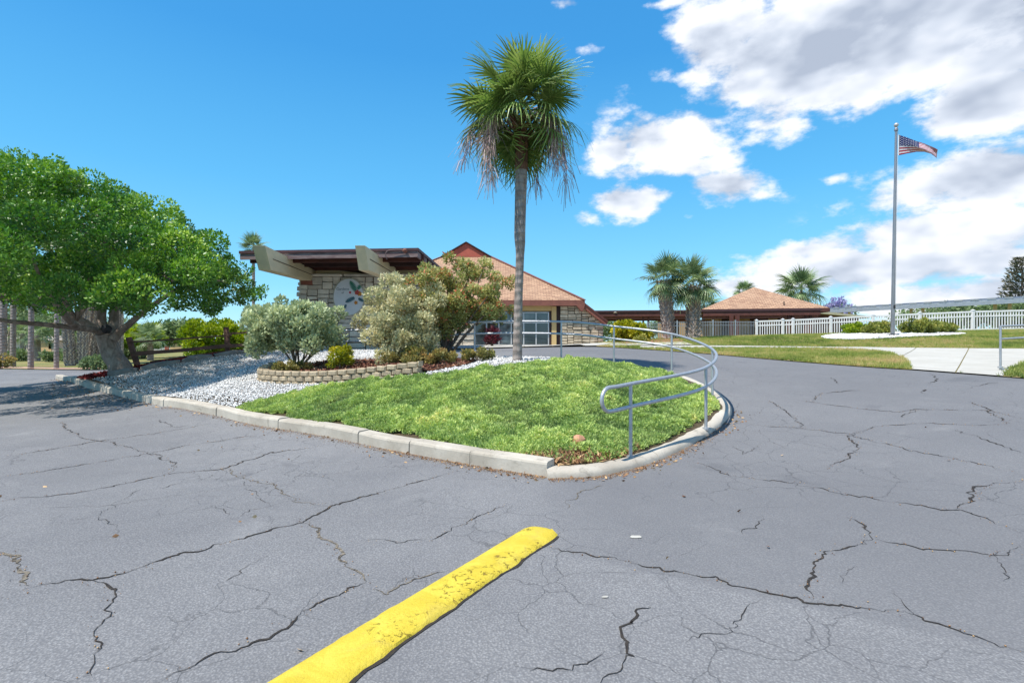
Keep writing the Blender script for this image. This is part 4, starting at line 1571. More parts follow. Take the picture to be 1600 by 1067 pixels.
    # side and back walls
    MB().box(2.9, 3.4, 31.0, 46.5, z0 - 0.3, ZE - 0.3).build('side_wall', M['beige'], t)
    MB().box(-10.0, 2.9, 46.3, 46.6, z0 - 0.3, ZE - 0.3).build('back_wall', M['beige'], t)
    MB().box(-10.0, -9.7, 31.1, 46.3, z0 - 0.3, ZE - 0.3).build('side_wall', M['beige'], t)


build_clubhouse()


# ------------------------------------------------------------------ pavilion and covered walkway on the right
def build_pavilion():
    t = thing('pavilion', 'beige pavilion with orange hipped roof and brown eaves behind the white fence', 'building', (18.5, 39, 1.65))
    ZE = 3.82
    FLc, FRc, BRc, BLc = Vector((13.7, 37.0, ZE)), Vector((21.9, 35.3, ZE)), Vector((23.4, 42.3, ZE)), Vector((15.3, 44.0, ZE))
    A = Vector((18.55, 39.3, 5.66))
    roof = uv_quad_roof('roof', [[FLc, FRc, A], [FRc, BRc, A], [BRc, BLc, A], [BLc, FLc, A]], M['shingle'], t)
    vp = P(1225, 473.5, 36.3)
    MB().tube([vp - Vector((0, 0, 0.3)), vp + Vector((0, 0, 0.12))], 0.04, 8).build('vent_pipe', M['black'], roof)
    for a, b in ((FLc, FRc), (FRc, BRc), (BRc, BLc), (BLc, FLc)):
        d = (b - a).normalized() * 0.03
        MB().bar(a + d + Vector((0, 0, -0.14)), b - d + Vector((0, 0, -0.14)), 0.07, 0.26).build('fascia', M['brown'], t)
    # walls a little inside the eaves
    q = [FLc.lerp(BRc, 0.18), FRc.lerp(BLc, 0.18), BRc.lerp(FLc, 0.14), BLc.lerp(FRc, 0.14)]
    for i in range(4):
        a, b = q[i].copy(), q[(i + 1) % 4].copy()
        d = (b - a).normalized() * 0.1
        a -= d * 0.0
        b -= d * 1.1
        a.z = b.z = (1.4 + 3.62) / 2
        MB().bar(a, b, 0.2, 2.2).build('wall', M['beige'], t)
    a, b = q[0], q[1]
    d = (b - a)
    n = Vector((d.y, -d.x, 0)).normalized()
    for f, w, z0, z1, mt in ((0.06, 0.5, 1.6, 3.5, 'brown_dark'), (0.40, 0.22, 1.6, 3.6, 'brown'), (0.52, 0.9, 1.65, 3.5, 'brown'), (0.75, 0.25, 1.6, 3.6, 'brown_dark')):
        p = a + d * f + n * 0.12
        e = d.normalized() * w / 2
        p.z = 0
        MB().bar(p - e + Vector((0, 0, (z0 + z1) / 2)), p + e + Vector((0, 0, (z0 + z1) / 2)), 0.08, z1 - z0).build('door' if w > 0.4 else 'pilaster', M[mt], t)

    # covered walkway
    t2 = thing('covered_walkway', 'long flat brown walkway roof on brown posts between the two buildings', 'walkway', (10, 36, 1.6))
    c = [Vector((5.0, 36.9, 0)), Vector((13.4, 36.0, 0)), Vector((20.9, 34.5, 0)), Vector((21.5, 36.0, 0)), Vector((13.8, 38.2, 0)), Vector((5.0, 39.6, 0))]
    zt = 3.72
    m = MB()
    m.prism([p + Vector((0, 0, zt - 0.12)) for p in c], (0, 0, 0.12))
    m.build('roof_slab', M['rooftop'], t2)
    for a, b in ((c[0], c[1]), (c[1], c[2])):
        d = (b - a).normalized() * 0.06
        MB().bar(a + d + Vector((0, 0.1, zt - 0.28)), b - d + Vector((0, 0.1, zt - 0.28)), 0.08, 0.30).build('fascia', M['brown'], t2)
        MB().bar(a + d + Vector((0, 0.35, zt - 0.52)), b - d + Vector((0, 0.35, zt - 0.52)), 0.12, 0.22).build('edge_beam', M['brown_eave'], t2)
    MB().bar(c[5] + Vector((0, -0.3, zt - 0.42)), c[4] + Vector((0, -0.3, zt - 0.42)), 0.12, 0.5).build('rear_beam', M['brown'], t2)
    for px, Y, w in ((1005, 36.75, 0.11), (1013, 36.7, 0.12), (1143, 35.5, 0.2), (1152, 35.4, 0.22), (1232, 35.15, 0.14), (1238, 35.1, 0.14), (1259, 34.95, 0.14), (1266, 34.9, 0.14)):
        x = (px - 800) / 800 * Y
        z0 = H(x, Y) - 0.1
        MB().box(x - w / 2, x + w / 2, Y - w / 2, Y + w / 2, z0, zt - 0.42).build('post', M['brown'], t2)
    for px, Y in ((1056, 38.4), (1128, 38.3), (1186, 37.9)):
        x = (px - 800) / 800 * Y
        MB().box(x - 0.2, x + 0.2, Y - 0.1, Y + 0.1, H(x, Y) - 0.1, zt - 0.3).build('post', M['brown_dark'], t2)
    # small white soffit lamp
    p = P(961, 489, 36.8)
    lm = thing('soffit_lamp', 'small white lamp on the brown walkway beam beside the clubhouse roof', 'lamp', p)
    MB().tube([p + Vector((0, 0.15, 0.10)), p + Vector((0, 0, 0.06)), p + Vector((0, -0.05, -0.03))], [0.04, 0.08, 0.17], 12).build('lamp_shade', M['white'], lm, smooth=True)
    # beige wall behind the palms
    wl = thing('courtyard_wall', 'low beige rendered wall behind the two short palms and bar fence', 'wall', (14, 39.2, 1.6))
    MB().box(11.4, 15.4, 39.9, 40.1, 1.3, 3.1).build('wall_panel', M['beige'], wl)
    MB().box(11.3, 15.5, 39.85, 40.15, 3.102, 3.2).build('coping', M['brown_eave'], wl)
    # low tan roofed wing below the carport
    w2 = thing('side_wing', 'low wing with sloping tan roof edge below the long carport', 'building', (25, 40, 1.8))
    MB().hexa([(21.9, 37.6, 3.62), (27.6, 39.5, 3.3), (27.6, 43, 3.3), (21.9, 43, 3.62), (21.9, 37.6, 3.8), (27.6, 39.5, 3.46), (27.6, 43, 3.46), (21.9, 43, 3.8)]).build('roof', M['beam'], w2)
    MB().hexa([(22.3, 38.2, 1.5), (27.0, 39.8, 1.5), (27.0, 42.6, 1.5), (22.3, 42.6, 1.5), (22.3, 38.2, 3.58), (27.0, 39.8, 3.30), (27.0, 42.6, 3.30), (22.3, 42.6, 3.58)]).build('wall', M['brown'], w2)


build_pavilion()


# ------------------------------------------------------------------ carport
def build_carport():
    a, b = Vector((28.6, 48.5, 0)), Vector((40.5, 32.2, 0))
    d = (b - a).normalized()
    n = Vector((-d.y, d.x, 0))
    if n.y < 0:
        n = -n
    t = thing('carport', 'long low metal carport with ribbed grey roof behind the fence', 'carport', (34, 41, 2.0))
    za, zb = 4.42, 4.68
    W = 5.6
    A, B = a + Vector((0, 0, za)), b + Vector((0, 0, zb))
    up = Vector((0, 0, 0.35))
    m = MB()
    m.hexa([A, B, B + n * W + up, A + n * W + up, A + Vector((0, 0, 0.06)), B + Vector((0, 0, 0.06)), B + n * W + up + Vector((0, 0, 0.06)), A + n * W + up + Vector((0, 0, 0.06))])
    m.build('roof_deck', M['alu'], t)
    MB().bar(A + Vector((0, 0, -0.16)) - n * 0.03, B + Vector((0, 0, -0.16)) - n * 0.03, 0.09, 0.30).build('gutter', M['alu'], t)
    L = (B - A).length
    k = int(L / 0.95)
    for i in range(k + 1):
        p = A.lerp(B, i / k) + Vector((0, 0, 0.12))
        MB().bar(p - n * 0.05, p + n * (W - 0.02) + up, 0.5, 0.12).build('roof_rib', M['alu'], t)
    for f in (0.10, 0.13, 0.36, 0.40, 0.62, 0.66, 0.86, 0.89):
        p = A.lerp(B, f) + n * 1.0
        z0 = H(p.x, p.y) - 0.1
        MB().box(p.x - 0.08, p.x + 0.08, p.y - 0.08, p.y + 0.08, z0, p.z + 0.02).build('post', M['beam'] if f < 0.8 else M['black'], t)


build_carport()

# ================================================================== FENCES, RAILS, POLE
def build_handrail(name, label, posts, hgt, gap, loop, r=0.024, loop_ext=0.42):
    """two pipes on posts; posts are ground points in order, the first end may close in a loop"""
    g0 = [Vector((p.x, p.y, H(p.x, p.y) + 0.09)) for p in posts]
    base = thing(name, label, 'handrail', g0[0])
    top = [p + Vector((0, 0, hgt)) for p in g0]
    low = [p + Vector((0, 0, hgt - gap)) for p in g0]
    d0 = (g0[0] - g0[1])
    d0.z = 0
    d0.normalize()
    if loop:
        e_t, e_l = top[0] + d0 * loop_ext + Vector((0, 0, -0.02)), low[0] + d0 * loop_ext + Vector((0, 0, -0.02))
        ct = catmull([e_t] + top, 10)
        cl = catmull([e_l] + low, 10)
        mid = (e_t + e_l) / 2
        arc = []
        for k in range(13):
            a = math.pi * k / 12
            arc.append(mid + (e_t - mid) * math.cos(a) + d0 * (gap / 2) * math.sin(a))
        MB().tube(arc, r, 12).build('end_loop', M['rail'], base, smooth=True)
    else:
        ct, cl = catmull(top, 10), catmull(low, 10)
    MB().tube(ct, r, 12).build('top_rail', M['rail'], base, smooth=True)
    MB().tube(cl, r, 12).build('lower_rail', M['rail'], base, smooth=True)
    for p, q in zip(g0, top):
        MB().tube([p - Vector((0, 0, 0.12)), q], r * 0.95, 10).build('post', M['rail'], base, smooth=True)
        MB().tube([p - Vector((0, 0, 0.02)), p + Vector((0, 0, 0.012))], r * 2.0, 12).build('base_flange', M['rail'], base)
    return base


build_handrail('handrail', 'long curved grey pipe handrail round the juniper bed', post_pts, 0.89, 0.28, True)
build_handrail('handrail', 'short grey pipe handrail at the right edge beside the concrete walk',
               [Vector((10.78, 11.3, 0)), Vector((12.3, 11.9, 0)), Vector((14.0, 12.2, 0)), Vector((15.6, 12.2, 0))], 0.90, 0.28, False)


def build_white_fence():
    pxs = [(1182, 34.6), (1223, 34.1), (1239, 33.9), (1298, 33.2), (1364, 32.5), (1437, 31.8), (1520, 31.0), (1617, 30.3), (1720, 29.8)]
    pts = []
    for px, Y in pxs:
        x = (px - 800) / 800 * Y
        pts.append(Vector((x, Y, H(x, Y) + 0.02)))
    t = thing('white_fence', 'white vinyl picket fence with square posts along the raised lawn', 'fence', pts[0])
    o = ORG[t.name]
    pm = None
    km = MB().box(-0.027, 0.027, -0.012, 0.012, 0.0, 1.0)
    kme = mesh_np('picket', km.v, polys=km.f)
    for i, p in enumerate(pts):
        m = MB()
        m.box(p.x - 0.075, p.x + 0.075, p.y - 0.075, p.y + 0.075, p.z - 0.15, p.z + 1.24)
        po = m.build('post', M['white'], t, bevel=0.006)
        c = Vector((p.x, p.y, p.z + 1.24))
        MB().add([c + Vector((-0.095, -0.095, 0)), c + Vector((0.095, -0.095, 0)), c + Vector((0.095, 0.095, 0)), c + Vector((-0.095, 0.095, 0)), c + Vector((0, 0, 0.07))],
                 [(0, 1, 4), (1, 2, 4), (2, 3, 4), (3, 0, 4), (3, 2, 1, 0)]).build('post_cap', M['white'], po)
        if i == len(pts) - 1:
            break
        q = pts[i + 1]
        d = (q - p).normalized()
        a, b = p + d * 0.078, q - d * 0.078
        for z, h in ((1.16, 0.10), (0.88, 0.08), (0.10, 0.08)):
            MB().bar(a + Vector((0, 0, z)), b + Vector((0, 0, z)), 0.05, h).build('rail', M['white'], t)
        L = (b - a).length
        n = max(2, int(L / 0.135))
        for k in range(1, n):
            c = a.lerp(b, k / n)
            ob = mobj('picket', kme, M['white'], t, loc=c - o + Vector((0, 0, 0.135)))
            ob.scale = (1, 1, 0.99)
            ob.rotation_euler.z = math.atan2(d.y, d.x)


build_white_fence()


def build_bar_fence():
    pxs = [(1012, 33.2), (1058, 33.4), (1114, 33.8), (1149, 34.2), (1180, 34.55)]
    pts = []
    for px, Y in pxs:
        x = (px - 800) / 800 * Y
        pts.append(Vector((x, Y, H(x, Y) + 0.02)))
    t = thing('bar_fence', 'pale grey metal bar fence behind the two short palms', 'fence', pts[0])
    o = ORG[t.name]
    km = MB().box(-0.011, 0.011, -0.011, 0.011, 0.0, 1.14)
    kme = mesh_np('bar', km.v, polys=km.f)
    for i, p in enumerate(pts):
        if i < 4:
            MB().box(p.x - 0.04, p.x + 0.04, p.y - 0.04, p.y + 0.04, p.z - 0.1, p.z + 1.25).build('post', M['alu'], t)
        if i == len(pts) - 1:
            break
        q = pts[i + 1]
        d = (q - p).normalized()
        a, b = p + d * 0.045, q - d * 0.045
        for z in (1.12, 0.90, 0.10):
            MB().bar(a + Vector((0, 0, z)), b + Vector((0, 0, z)), 0.028, 0.035).build('rail', M['alu'], t)
        L = (b - a).length
        n = max(2, int(L / 0.12))
        for k in range(1, n):
            c = a.lerp(b, k / n)
            mobj('bar', kme, M['alu'], t, loc=c - o + Vector((0, -0.03, 0.04)))


build_bar_fence()


def build_split_rail():
    p1, p2 = Vector((-13.1, 18.0, 0)), Vector((-10.72, 19.35, 0))
    p3 = Vector((-8.9, 20.0, 0))
    z = lambda p: iz(p.x, p.y)
    t = thing('split_rail_fence', 'leaning weathered brown split rail fence on the gravel slope by the tree', 'fence', (p1.x, p1.y, z(p1)))
    tops = []
    for p, top in ((p1, P(201, 527, 17.9)), (p2, P(353, 511, 19.3)), (p3, P(432, 506, 19.9))):
        b = Vector((p.x, p.y, z(p) - 0.15))
        MB().bar(b, top, 0.15, 0.13, (0, 1, 0)).build('post', M['wood_fence'], t, bevel=0.015)
        tops.append(top)

    def rail(a, b, w, h, sag, nm='rail'):
        pts = []
        for k in range(9):
            f = k / 8
            q = Vector(a).lerp(Vector(b), f)
            q.z -= sag * math.sin(math.pi * f)
            q += Vector((0, rnd.uniform(-0.01, 0.01), rnd.uniform(-0.012, 0.012)))
            pts.append(q)
        m = MB()
        for k in range(9):
            hh = h * (0.85 + 0.3 * rnd.random())
            q = pts[k]
            for dy, dz in ((-w / 2, -hh / 2), (w / 2, -hh / 2), (w / 2, hh / 2), (-w / 2, hh / 2)):
                m.v.append((q.x, q.y + dy, q.z + dz))
        for k in range(8):
            for c in range(4):
                c2 = (c + 1) % 4
                m.f.append((4 * k + c, 4 * k + 4 + c, 4 * k + 4 + c2, 4 * k + c2))
        m.f += [(0, 1, 2, 3), (35, 34, 33, 32)]
        m.mi = [0] * len(m.f)
        m.build(nm, M['wood_fence'], t)
    rail(P(203, 534.5, 17.75), P(362, 523, 19.2), 0.05, 0.055, 0.02)
    rail(P(205, 553.5, 17.72), P(360, 539.5, 19.15), 0.06, 0.14, 0.01)
    rail(P(352, 521.5, 19.15), P(440, 514, 19.75), 0.05, 0.06, 0.02)
    rail(P(352, 541, 19.1), P(440, 532, 19.75), 0.06, 0.13, 0.02)
    # brace plank lying on the bank under the fence
    a, b = Vector((-13.0, 18.45, 0)), Vector((-10.3, 19.9, 0))
    m = MB()
    n = 12
    for k in range(n):
        q = a.lerp(b, k / (n - 1))
        zz = iz(q.x, q.y)
        for dy, dz in ((-0.07, -0.05), (0.07, -0.05), (0.06, 0.16), (-0.06, 0.16)):
            m.v.append((q.x, q.y + dy, zz + dz))
    for k in range(n - 1):
        for c in range(4):
            c2 = (c + 1) % 4
            m.f.append((4 * k + c, 4 * k + 4 + c, 4 * k + 4 + c2, 4 * k + c2))
    m.f += [(0, 1, 2, 3), (4 * n - 1, 4 * n - 2, 4 * n - 3, 4 * n - 4)]
    m.mi = [0] * len(m.f)
    m.build('kick_board', M['wood_fence'], t)
    # rough concrete edging that holds the red mulch
    e = thing('rough_edging', 'rough grey stone edging running from the tree trunk up the gravel slope', 'edging', (-12.7, 16.9, z(Vector((-12.7, 16.9)))))
    line = [Vector((-13.0, 16.45, 0)), Vector((-12.2, 16.75, 0)), Vector((-11.2, 17.35, 0)), Vector((-10.2, 18.1, 0)), Vector((-9.3, 18.8, 0))]
    ln = catmull(line, 4)
    k = 0
    while k < len(ln) - 1:
        j = min(k + rnd.choice([3, 4]), len(ln) - 1)
        a, b = ln[k], ln[j]
        pts = [a.lerp(b, f) for f in (0.03, 0.3, 0.65, 0.97)]
        pts = [Vector((p.x, p.y, iz(p.x, p.y) + 0.06 + rnd.uniform(-0.02, 0.03))) for p in pts]
        rr = [rnd.uniform(0.08, 0.12), rnd.uniform(0.12, 0.16), rnd.uniform(0.12, 0.16), rnd.uniform(0.08, 0.12)]
        m = MB().tube(pts, rr, 9)
        m.v = [(x + rnd.uniform(-0.02, 0.02), y + rnd.uniform(-0.02, 0.02), zz + rnd.uniform(-0.02, 0.02)) for x, y, zz in m.v]
        m.build('edging_stone', M['log'], e)
        k = j


build_split_rail()


def build_flag():
    x, y = 16.35, 22.0
    z0 = H(x, y) + 0.04
    t = thing('flagpole', 'tall grey metal flagpole with ball top in the white gravel bed', 'flagpole', (x, y, z0))
    zt = P(1401, 203, 22).z
    xt = P(1400.3, 203, 22).x
    MB().tube([(x, y, z0 - 0.1), (x + (xt - x) * 0.5, y, (z0 + zt) / 2), (xt, y, zt)], [0.080, 0.064, 0.046], 16).build('pole', M['pole'], t, smooth=True)
    MB().tube([(x, y, z0 - 0.05), (x, y, z0 + 0.06), (x, y, z0 + 0.075)], [0.24, 0.22, 0.11], 20).build('base_collar', M['black'], t, smooth=True)
    m = MB()
    n = 8
    pts, rr = [], []
    for k in range(n + 1):
        a = math.pi * k / n
        pts.append((xt, y, zt + 0.20 - 0.09 * math.cos(a)))
        rr.append(max(0.004, 0.09 * math.sin(a)))
    m.tube(pts, rr, 14)
    m.build('ball_finial', M['alu_frame'], t, smooth=True)
    MB().tube([(xt, y, zt - 0.05), (xt, y, zt + 0.02), (xt, y, zt + 0.12)], [0.07, 0.075, 0.03], 12).build('truck_cap', M['pole'], t, smooth=True)
    MB().tube([(x + 0.12, y - 0.02, z0 + 1.2), (xt + 0.075, y - 0.01, zt - 0.05)], 0.006, 5).build('halyard', M['white'], t)
    MB().box(x - 0.02, x + 0.02, y - 0.15, y - 0.08, z0 + 1.15, z0 + 1.3).build('cleat', M['black'], t)

    # the flag: swings out, its fly end folded down
    f = thing('flag', 'stars and stripes flag flying from the top of the flagpole', 'flag', P(1404, 211, 22))
    NU, NV = 30, 26
    top_px = [(1404.5, 211), (1417, 215), (1431, 220.5), (1445, 225), (1457, 230), (1465, 234)]
    bot_px = [(1404, 243), (1418, 240), (1432, 237.5), (1444, 237.5), (1455, 240.5), (1463.5, 247)]

    def curve(px, u):
        k = u * (len(px) - 1)
        i = min(int(k), len(px) - 2)
        s = k - i
        return px[i][0] * (1 - s) + px[i + 1][0] * s, px[i][1] * (1 - s) + px[i + 1][1] * s
    V = []
    for j in range(NV + 1):
        v = j / NV                       # 0 = bottom
        for i in range(NU + 1):
            u = i / NU
            ax, ay = curve(bot_px, u)
            bx, by = curve(top_px, u)
            px_, py_ = ax + (bx - ax) * v, ay + (by - ay) * v
            Y = 22.0 + 0.16 * math.sin(u * 7.0 + v * 1.6) * (0.3 + u) + 0.10 * math.sin(v * 6.5 + u * 4) * u
            V.append(P(px_, py_, Y))
    m = MB()
    m.v = [tuple(p) for p in V]
    for j in range(NV):
        for i in range(NU):
            a = j * (NU + 1) + i
            m.f.append((a, a + 1, a + NU + 2, a + NU + 1))
            stripe = j // 2              # 13 stripes from the bottom
            if j >= 12 and i < NU * 0.46:
                m.mi.append(2)
            else:
                m.mi.append(0 if stripe % 2 == 0 else 1)
    fl = m.build('cloth', [M['flag_red'], M['flag_white'], M['flag_blue']], f, smooth=True)
    so = fl.modifiers.new('thick', 'SOLIDIFY')
    so.thickness = 0.004
    m = MB()

    def at(u, v):
        ax, ay = curve(bot_px, u)
        bx, by = curve(top_px, u)
        px_, py_ = ax + (bx - ax) * v, ay + (by - ay) * v
        Y = 22.0 + 0.16 * math.sin(u * 7.0 + v * 1.6) * (0.3 + u) + 0.10 * math.sin(v * 6.5 + u * 4) * u
        return P(px_, py_, Y - 0.012)
    for row in range(9):
        cols = 6 if row % 2 == 0 else 5
        for c in range(cols):
            u = 0.46 * ((c + (0.5 if row % 2 == 0 else 1.0)) / 6.0)
            v = 12 / 26 + (14 / 26) * ((row + 0.7) / 9.4)
            p = at(u, v)
            vs = []
            for k in range(10):
                a = math.pi / 2 + k * math.pi / 5
                rr = 0.026 if k % 2 == 0 else 0.011
                vs.append(p + Vector((rr * math.cos(a), 0, rr * math.sin(a))))
            m.add(vs, [tuple(range(9, -1, -1))])
    m.build('stars', M['flag_white'], f)
    MB().tube([P(1404, 243, 22), P(1404.5, 211, 22)], 0.014, 6).build('hoist_band', M['white'], f)


build_flag()


# ------------------------------------------------------------------ block retaining wall
def build_retaining():
    px = [(428, 574), (409, 579), (403, 588), (412, 597), (440, 602), (480, 604.5), (525, 604.5), (570, 602), (615, 598.5), (655, 594)]
    Ys = [12.9, 12.4, 11.95, 11.6, 11.3, 11.05, 10.85, 10.65, 10.45, 10.3]
    line = []
    for (a, b), Y in zip(px, Ys):
        x = (a - 800) / 800 * Y
        line.append(Vector((x, Y, 0)))
    ln = catmull(line, 8)
    pts = walk_len(ln, 0.235)
    t = thing('retaining_wall', 'low curved tan block retaining wall round the mulched shrub bed', 'wall', (pts[8].x, pts[8].y, iz(pts[8].x, pts[8].y)))
    zb = [iz(p.x, p.y) for p in pts]
    for c in range(3):
        off = 0.0 if c % 2 == 0 else 0.5
        for k in range(len(pts) - 1):
            i = k + off
            if i + 1 > len(pts) - 1:
                continue

            def at(s):
                j = min(int(s), len(pts) - 2)
                f = s - j
                return pts[j].lerp(pts[j + 1], f), zb[j] * (1 - f) + zb[j + 1] * f
            a, za = at(i + 0.02)
            b, zz = at(i + 0.98)
            base_level = 0.62
            z = min(za, zz) - 0.04 + c * 0.112
            d = (b - a).normalized()
            n = Vector((d.y, -d.x))
            if n.y > 0 and k > 12:
                n = -n
            if (Vector((-3.6, 12.2)) - (a + b) / 2).dot(n) > 0:
                n = -n
            dep = 0.20
            bulge = rnd.uniform(0.015, 0.035)
            A, B = a + d * 0.004, b - d * 0.004
            vs = []
            for zl in (z + 0.002, z + 0.109):
                for p in (A - n * dep, B - n * dep, B, A):
                    vs.append((p.x, p.y, zl + rnd.uniform(-0.002, 0.002)))
            fa, fb = A.lerp(B, 0.14) + n * bulge, A.lerp(B, 0.86) + n * bulge
            vs += [(fa.x, fa.y, z + 0.02), (fb.x, fb.y, z + 0.02), (fb.x, fb.y, z + 0.09), (fa.x, fa.y, z + 0.09)]
            m = MB()
            m.add(vs, [(0, 1, 2, 3), (4, 7, 6, 5), (0, 4, 5, 1), (1, 5, 6, 2), (3, 7, 4, 0),
                       (8, 9, 10, 11), (3, 2, 9, 8), (2, 6, 10, 9), (6, 7, 11, 10), (7, 3, 8, 11)])
            m.build('block', M['block'], t)
    return ln


ret_line = build_retaining()

# the mulched bed behind it, one sheet above the island soil
bed_poly = [(p.x, p.y) for p in ret_line] + [(-0.9, 10.9), (-0.7, 11.6), (-1.6, 12.6), (-3.2, 13.6), (-5.0, 13.7)]
bed_core = [(p[0], p[1]) for p in bed_poly]


def bed_z(V2):
    return np.maximum(Hn(V2) + 0.12, Hn(V2) + 0.085 + 0.235 * np.clip(1 - (V2[:, 1] - 10.3 + 0.16 * (V2[:, 0] + 1.8)) / 2.4, 0, 1) * np.clip((-1.5 - V2[:, 0]) / 0.9, 0, 1))


def bz(x, y):
    return float(bed_z(np.array([[x, y]]))[0])


inner = []
cx_ = sum(p[0] for p in bed_poly) / len(bed_poly)
cy_ = sum(p[1] for p in bed_poly) / len(bed_poly)
for p in bed_poly:
    v = Vector((p[0] - cx_, p[1] - cy_))
    q = v.normalized() * (v.length - 0.12)
    inner.append((cx_ + q.x, cy_ + q.y))
sheet('mulch_bed', inner, M['mulch'], 0.0, 0.2, zfun=bed_z)

# ================================================================== VEGETATION
LEAF_V = [(0, 0, 0), (0.30, 0.42, 0.07), (0, 1, 0.02), (-0.30, 0.42, 0.07)]
LEAF_F = [(0, 1, 2), (0, 2, 3)]
NARROW_V = [(0, 0, 0), (0.14, 0.45, 0.03), (0, 1, 0), (-0.14, 0.45, 0.03)]


def leaves_in(clumps, n, size, rs, shell=0.55, up=0.5, jitter=0.35, flat=1.0):
    """leaf positions, frames, sizes and tints inside a list of clumps (x, y, z, radius)"""
    C = np.array(clumps, float)
    w = C[:, 3] ** 2
    k = rs.choice(len(C), n, p=w / w.sum())
    d = rs.normal(size=(n, 3))
    d /= np.linalg.norm(d, axis=1)[:, None]
    rr = C[k, 3] * (shell + (1 - shell) * rs.random(n) ** 0.6)
    pos = C[k, :3] + d * rr[:, None] * np.array([1, 1, flat])
    g = d * 0.8 + np.array([0, 0, up])
    rot = rand_rot(n, rs, g, 0.7)
    sc = size * (0.7 + 0.6 * rs.random(n))
    ct = rs.random(len(C))
    tn = np.clip(0.24 + 0.40 * ct[k] + 0.18 * d[:, 2] + jitter * (rs.random(n) - 0.5), 0, 1)  # leaves on top of each clump tinted lighter, painting in the sunlit side
    return pos, rot, sc, tn


def limb(m, pts, r0, r1, n=8):
    c = catmull(pts, 5)
    K = len(c)
    rr = [r0 + (r1 - r0) * (i / (K - 1)) ** 0.8 for i in range(K)]
    m.tube(c, rr, n)


def shrub(name, label, cat, base, clumps, n, size, mat, group=None, stems=5, narrow=False, seed=1, stem_mat='twig', up=0.5, shell=0.45, stem_r=0.018, kind_tint=None, jitter=0.4, flat=1.0):
    t = thing(name, label, cat, base, group)
    rs = np.random.default_rng(seed)
    r = random.Random(seed)
    m = MB()
    b = Vector(base)
    order = sorted(clumps, key=lambda c: -c[3])[:max(stems, 1)]
    for c in order:
        e = Vector(c[:3])
        s = b + Vector((r.uniform(-0.06, 0.06), r.uniform(-0.06, 0.06), -0.05))
        mid = s.lerp(e, 0.5) + Vector((r.uniform(-0.08, 0.08), r.uniform(-0.08, 0.08), 0.05))
        limb(m, [s, mid, e], stem_r, stem_r * 0.35, 6)
    m.build('stem', M[stem_mat], t, smooth=True)
    pos, rot, sc, tn = leaves_in(clumps, n, size, rs, shell, up, jitter, flat)
    if kind_tint is not None:
        tn = kind_tint(pos, tn, rs)
    scatter('foliage', NARROW_V if narrow else LEAF_V, LEAF_F, pos, rot, sc, tn, M[mat], t)
    return t


def blob(cx, cy, cz, rx, ry, rz, n, r, seed, low=-1.0, noise=0.12):
    """clump centres filling an ellipsoid, more of them near its surface"""
    rs = random.Random(seed)
    out = []
    while len(out) < n:
        d = Vector((rs.gauss(0, 1), rs.gauss(0, 1), rs.gauss(0, 1))).normalized()
        if d.z < low:
            continue
        k = (0.35 + 0.65 * rs.random() ** 0.5) * (1 + rs.uniform(-noise, noise))
        out.append((cx + d.x * rx * k, cy + d.y * ry * k, cz + d.z * rz * k, r * rs.uniform(0.7, 1.3)))
    return out


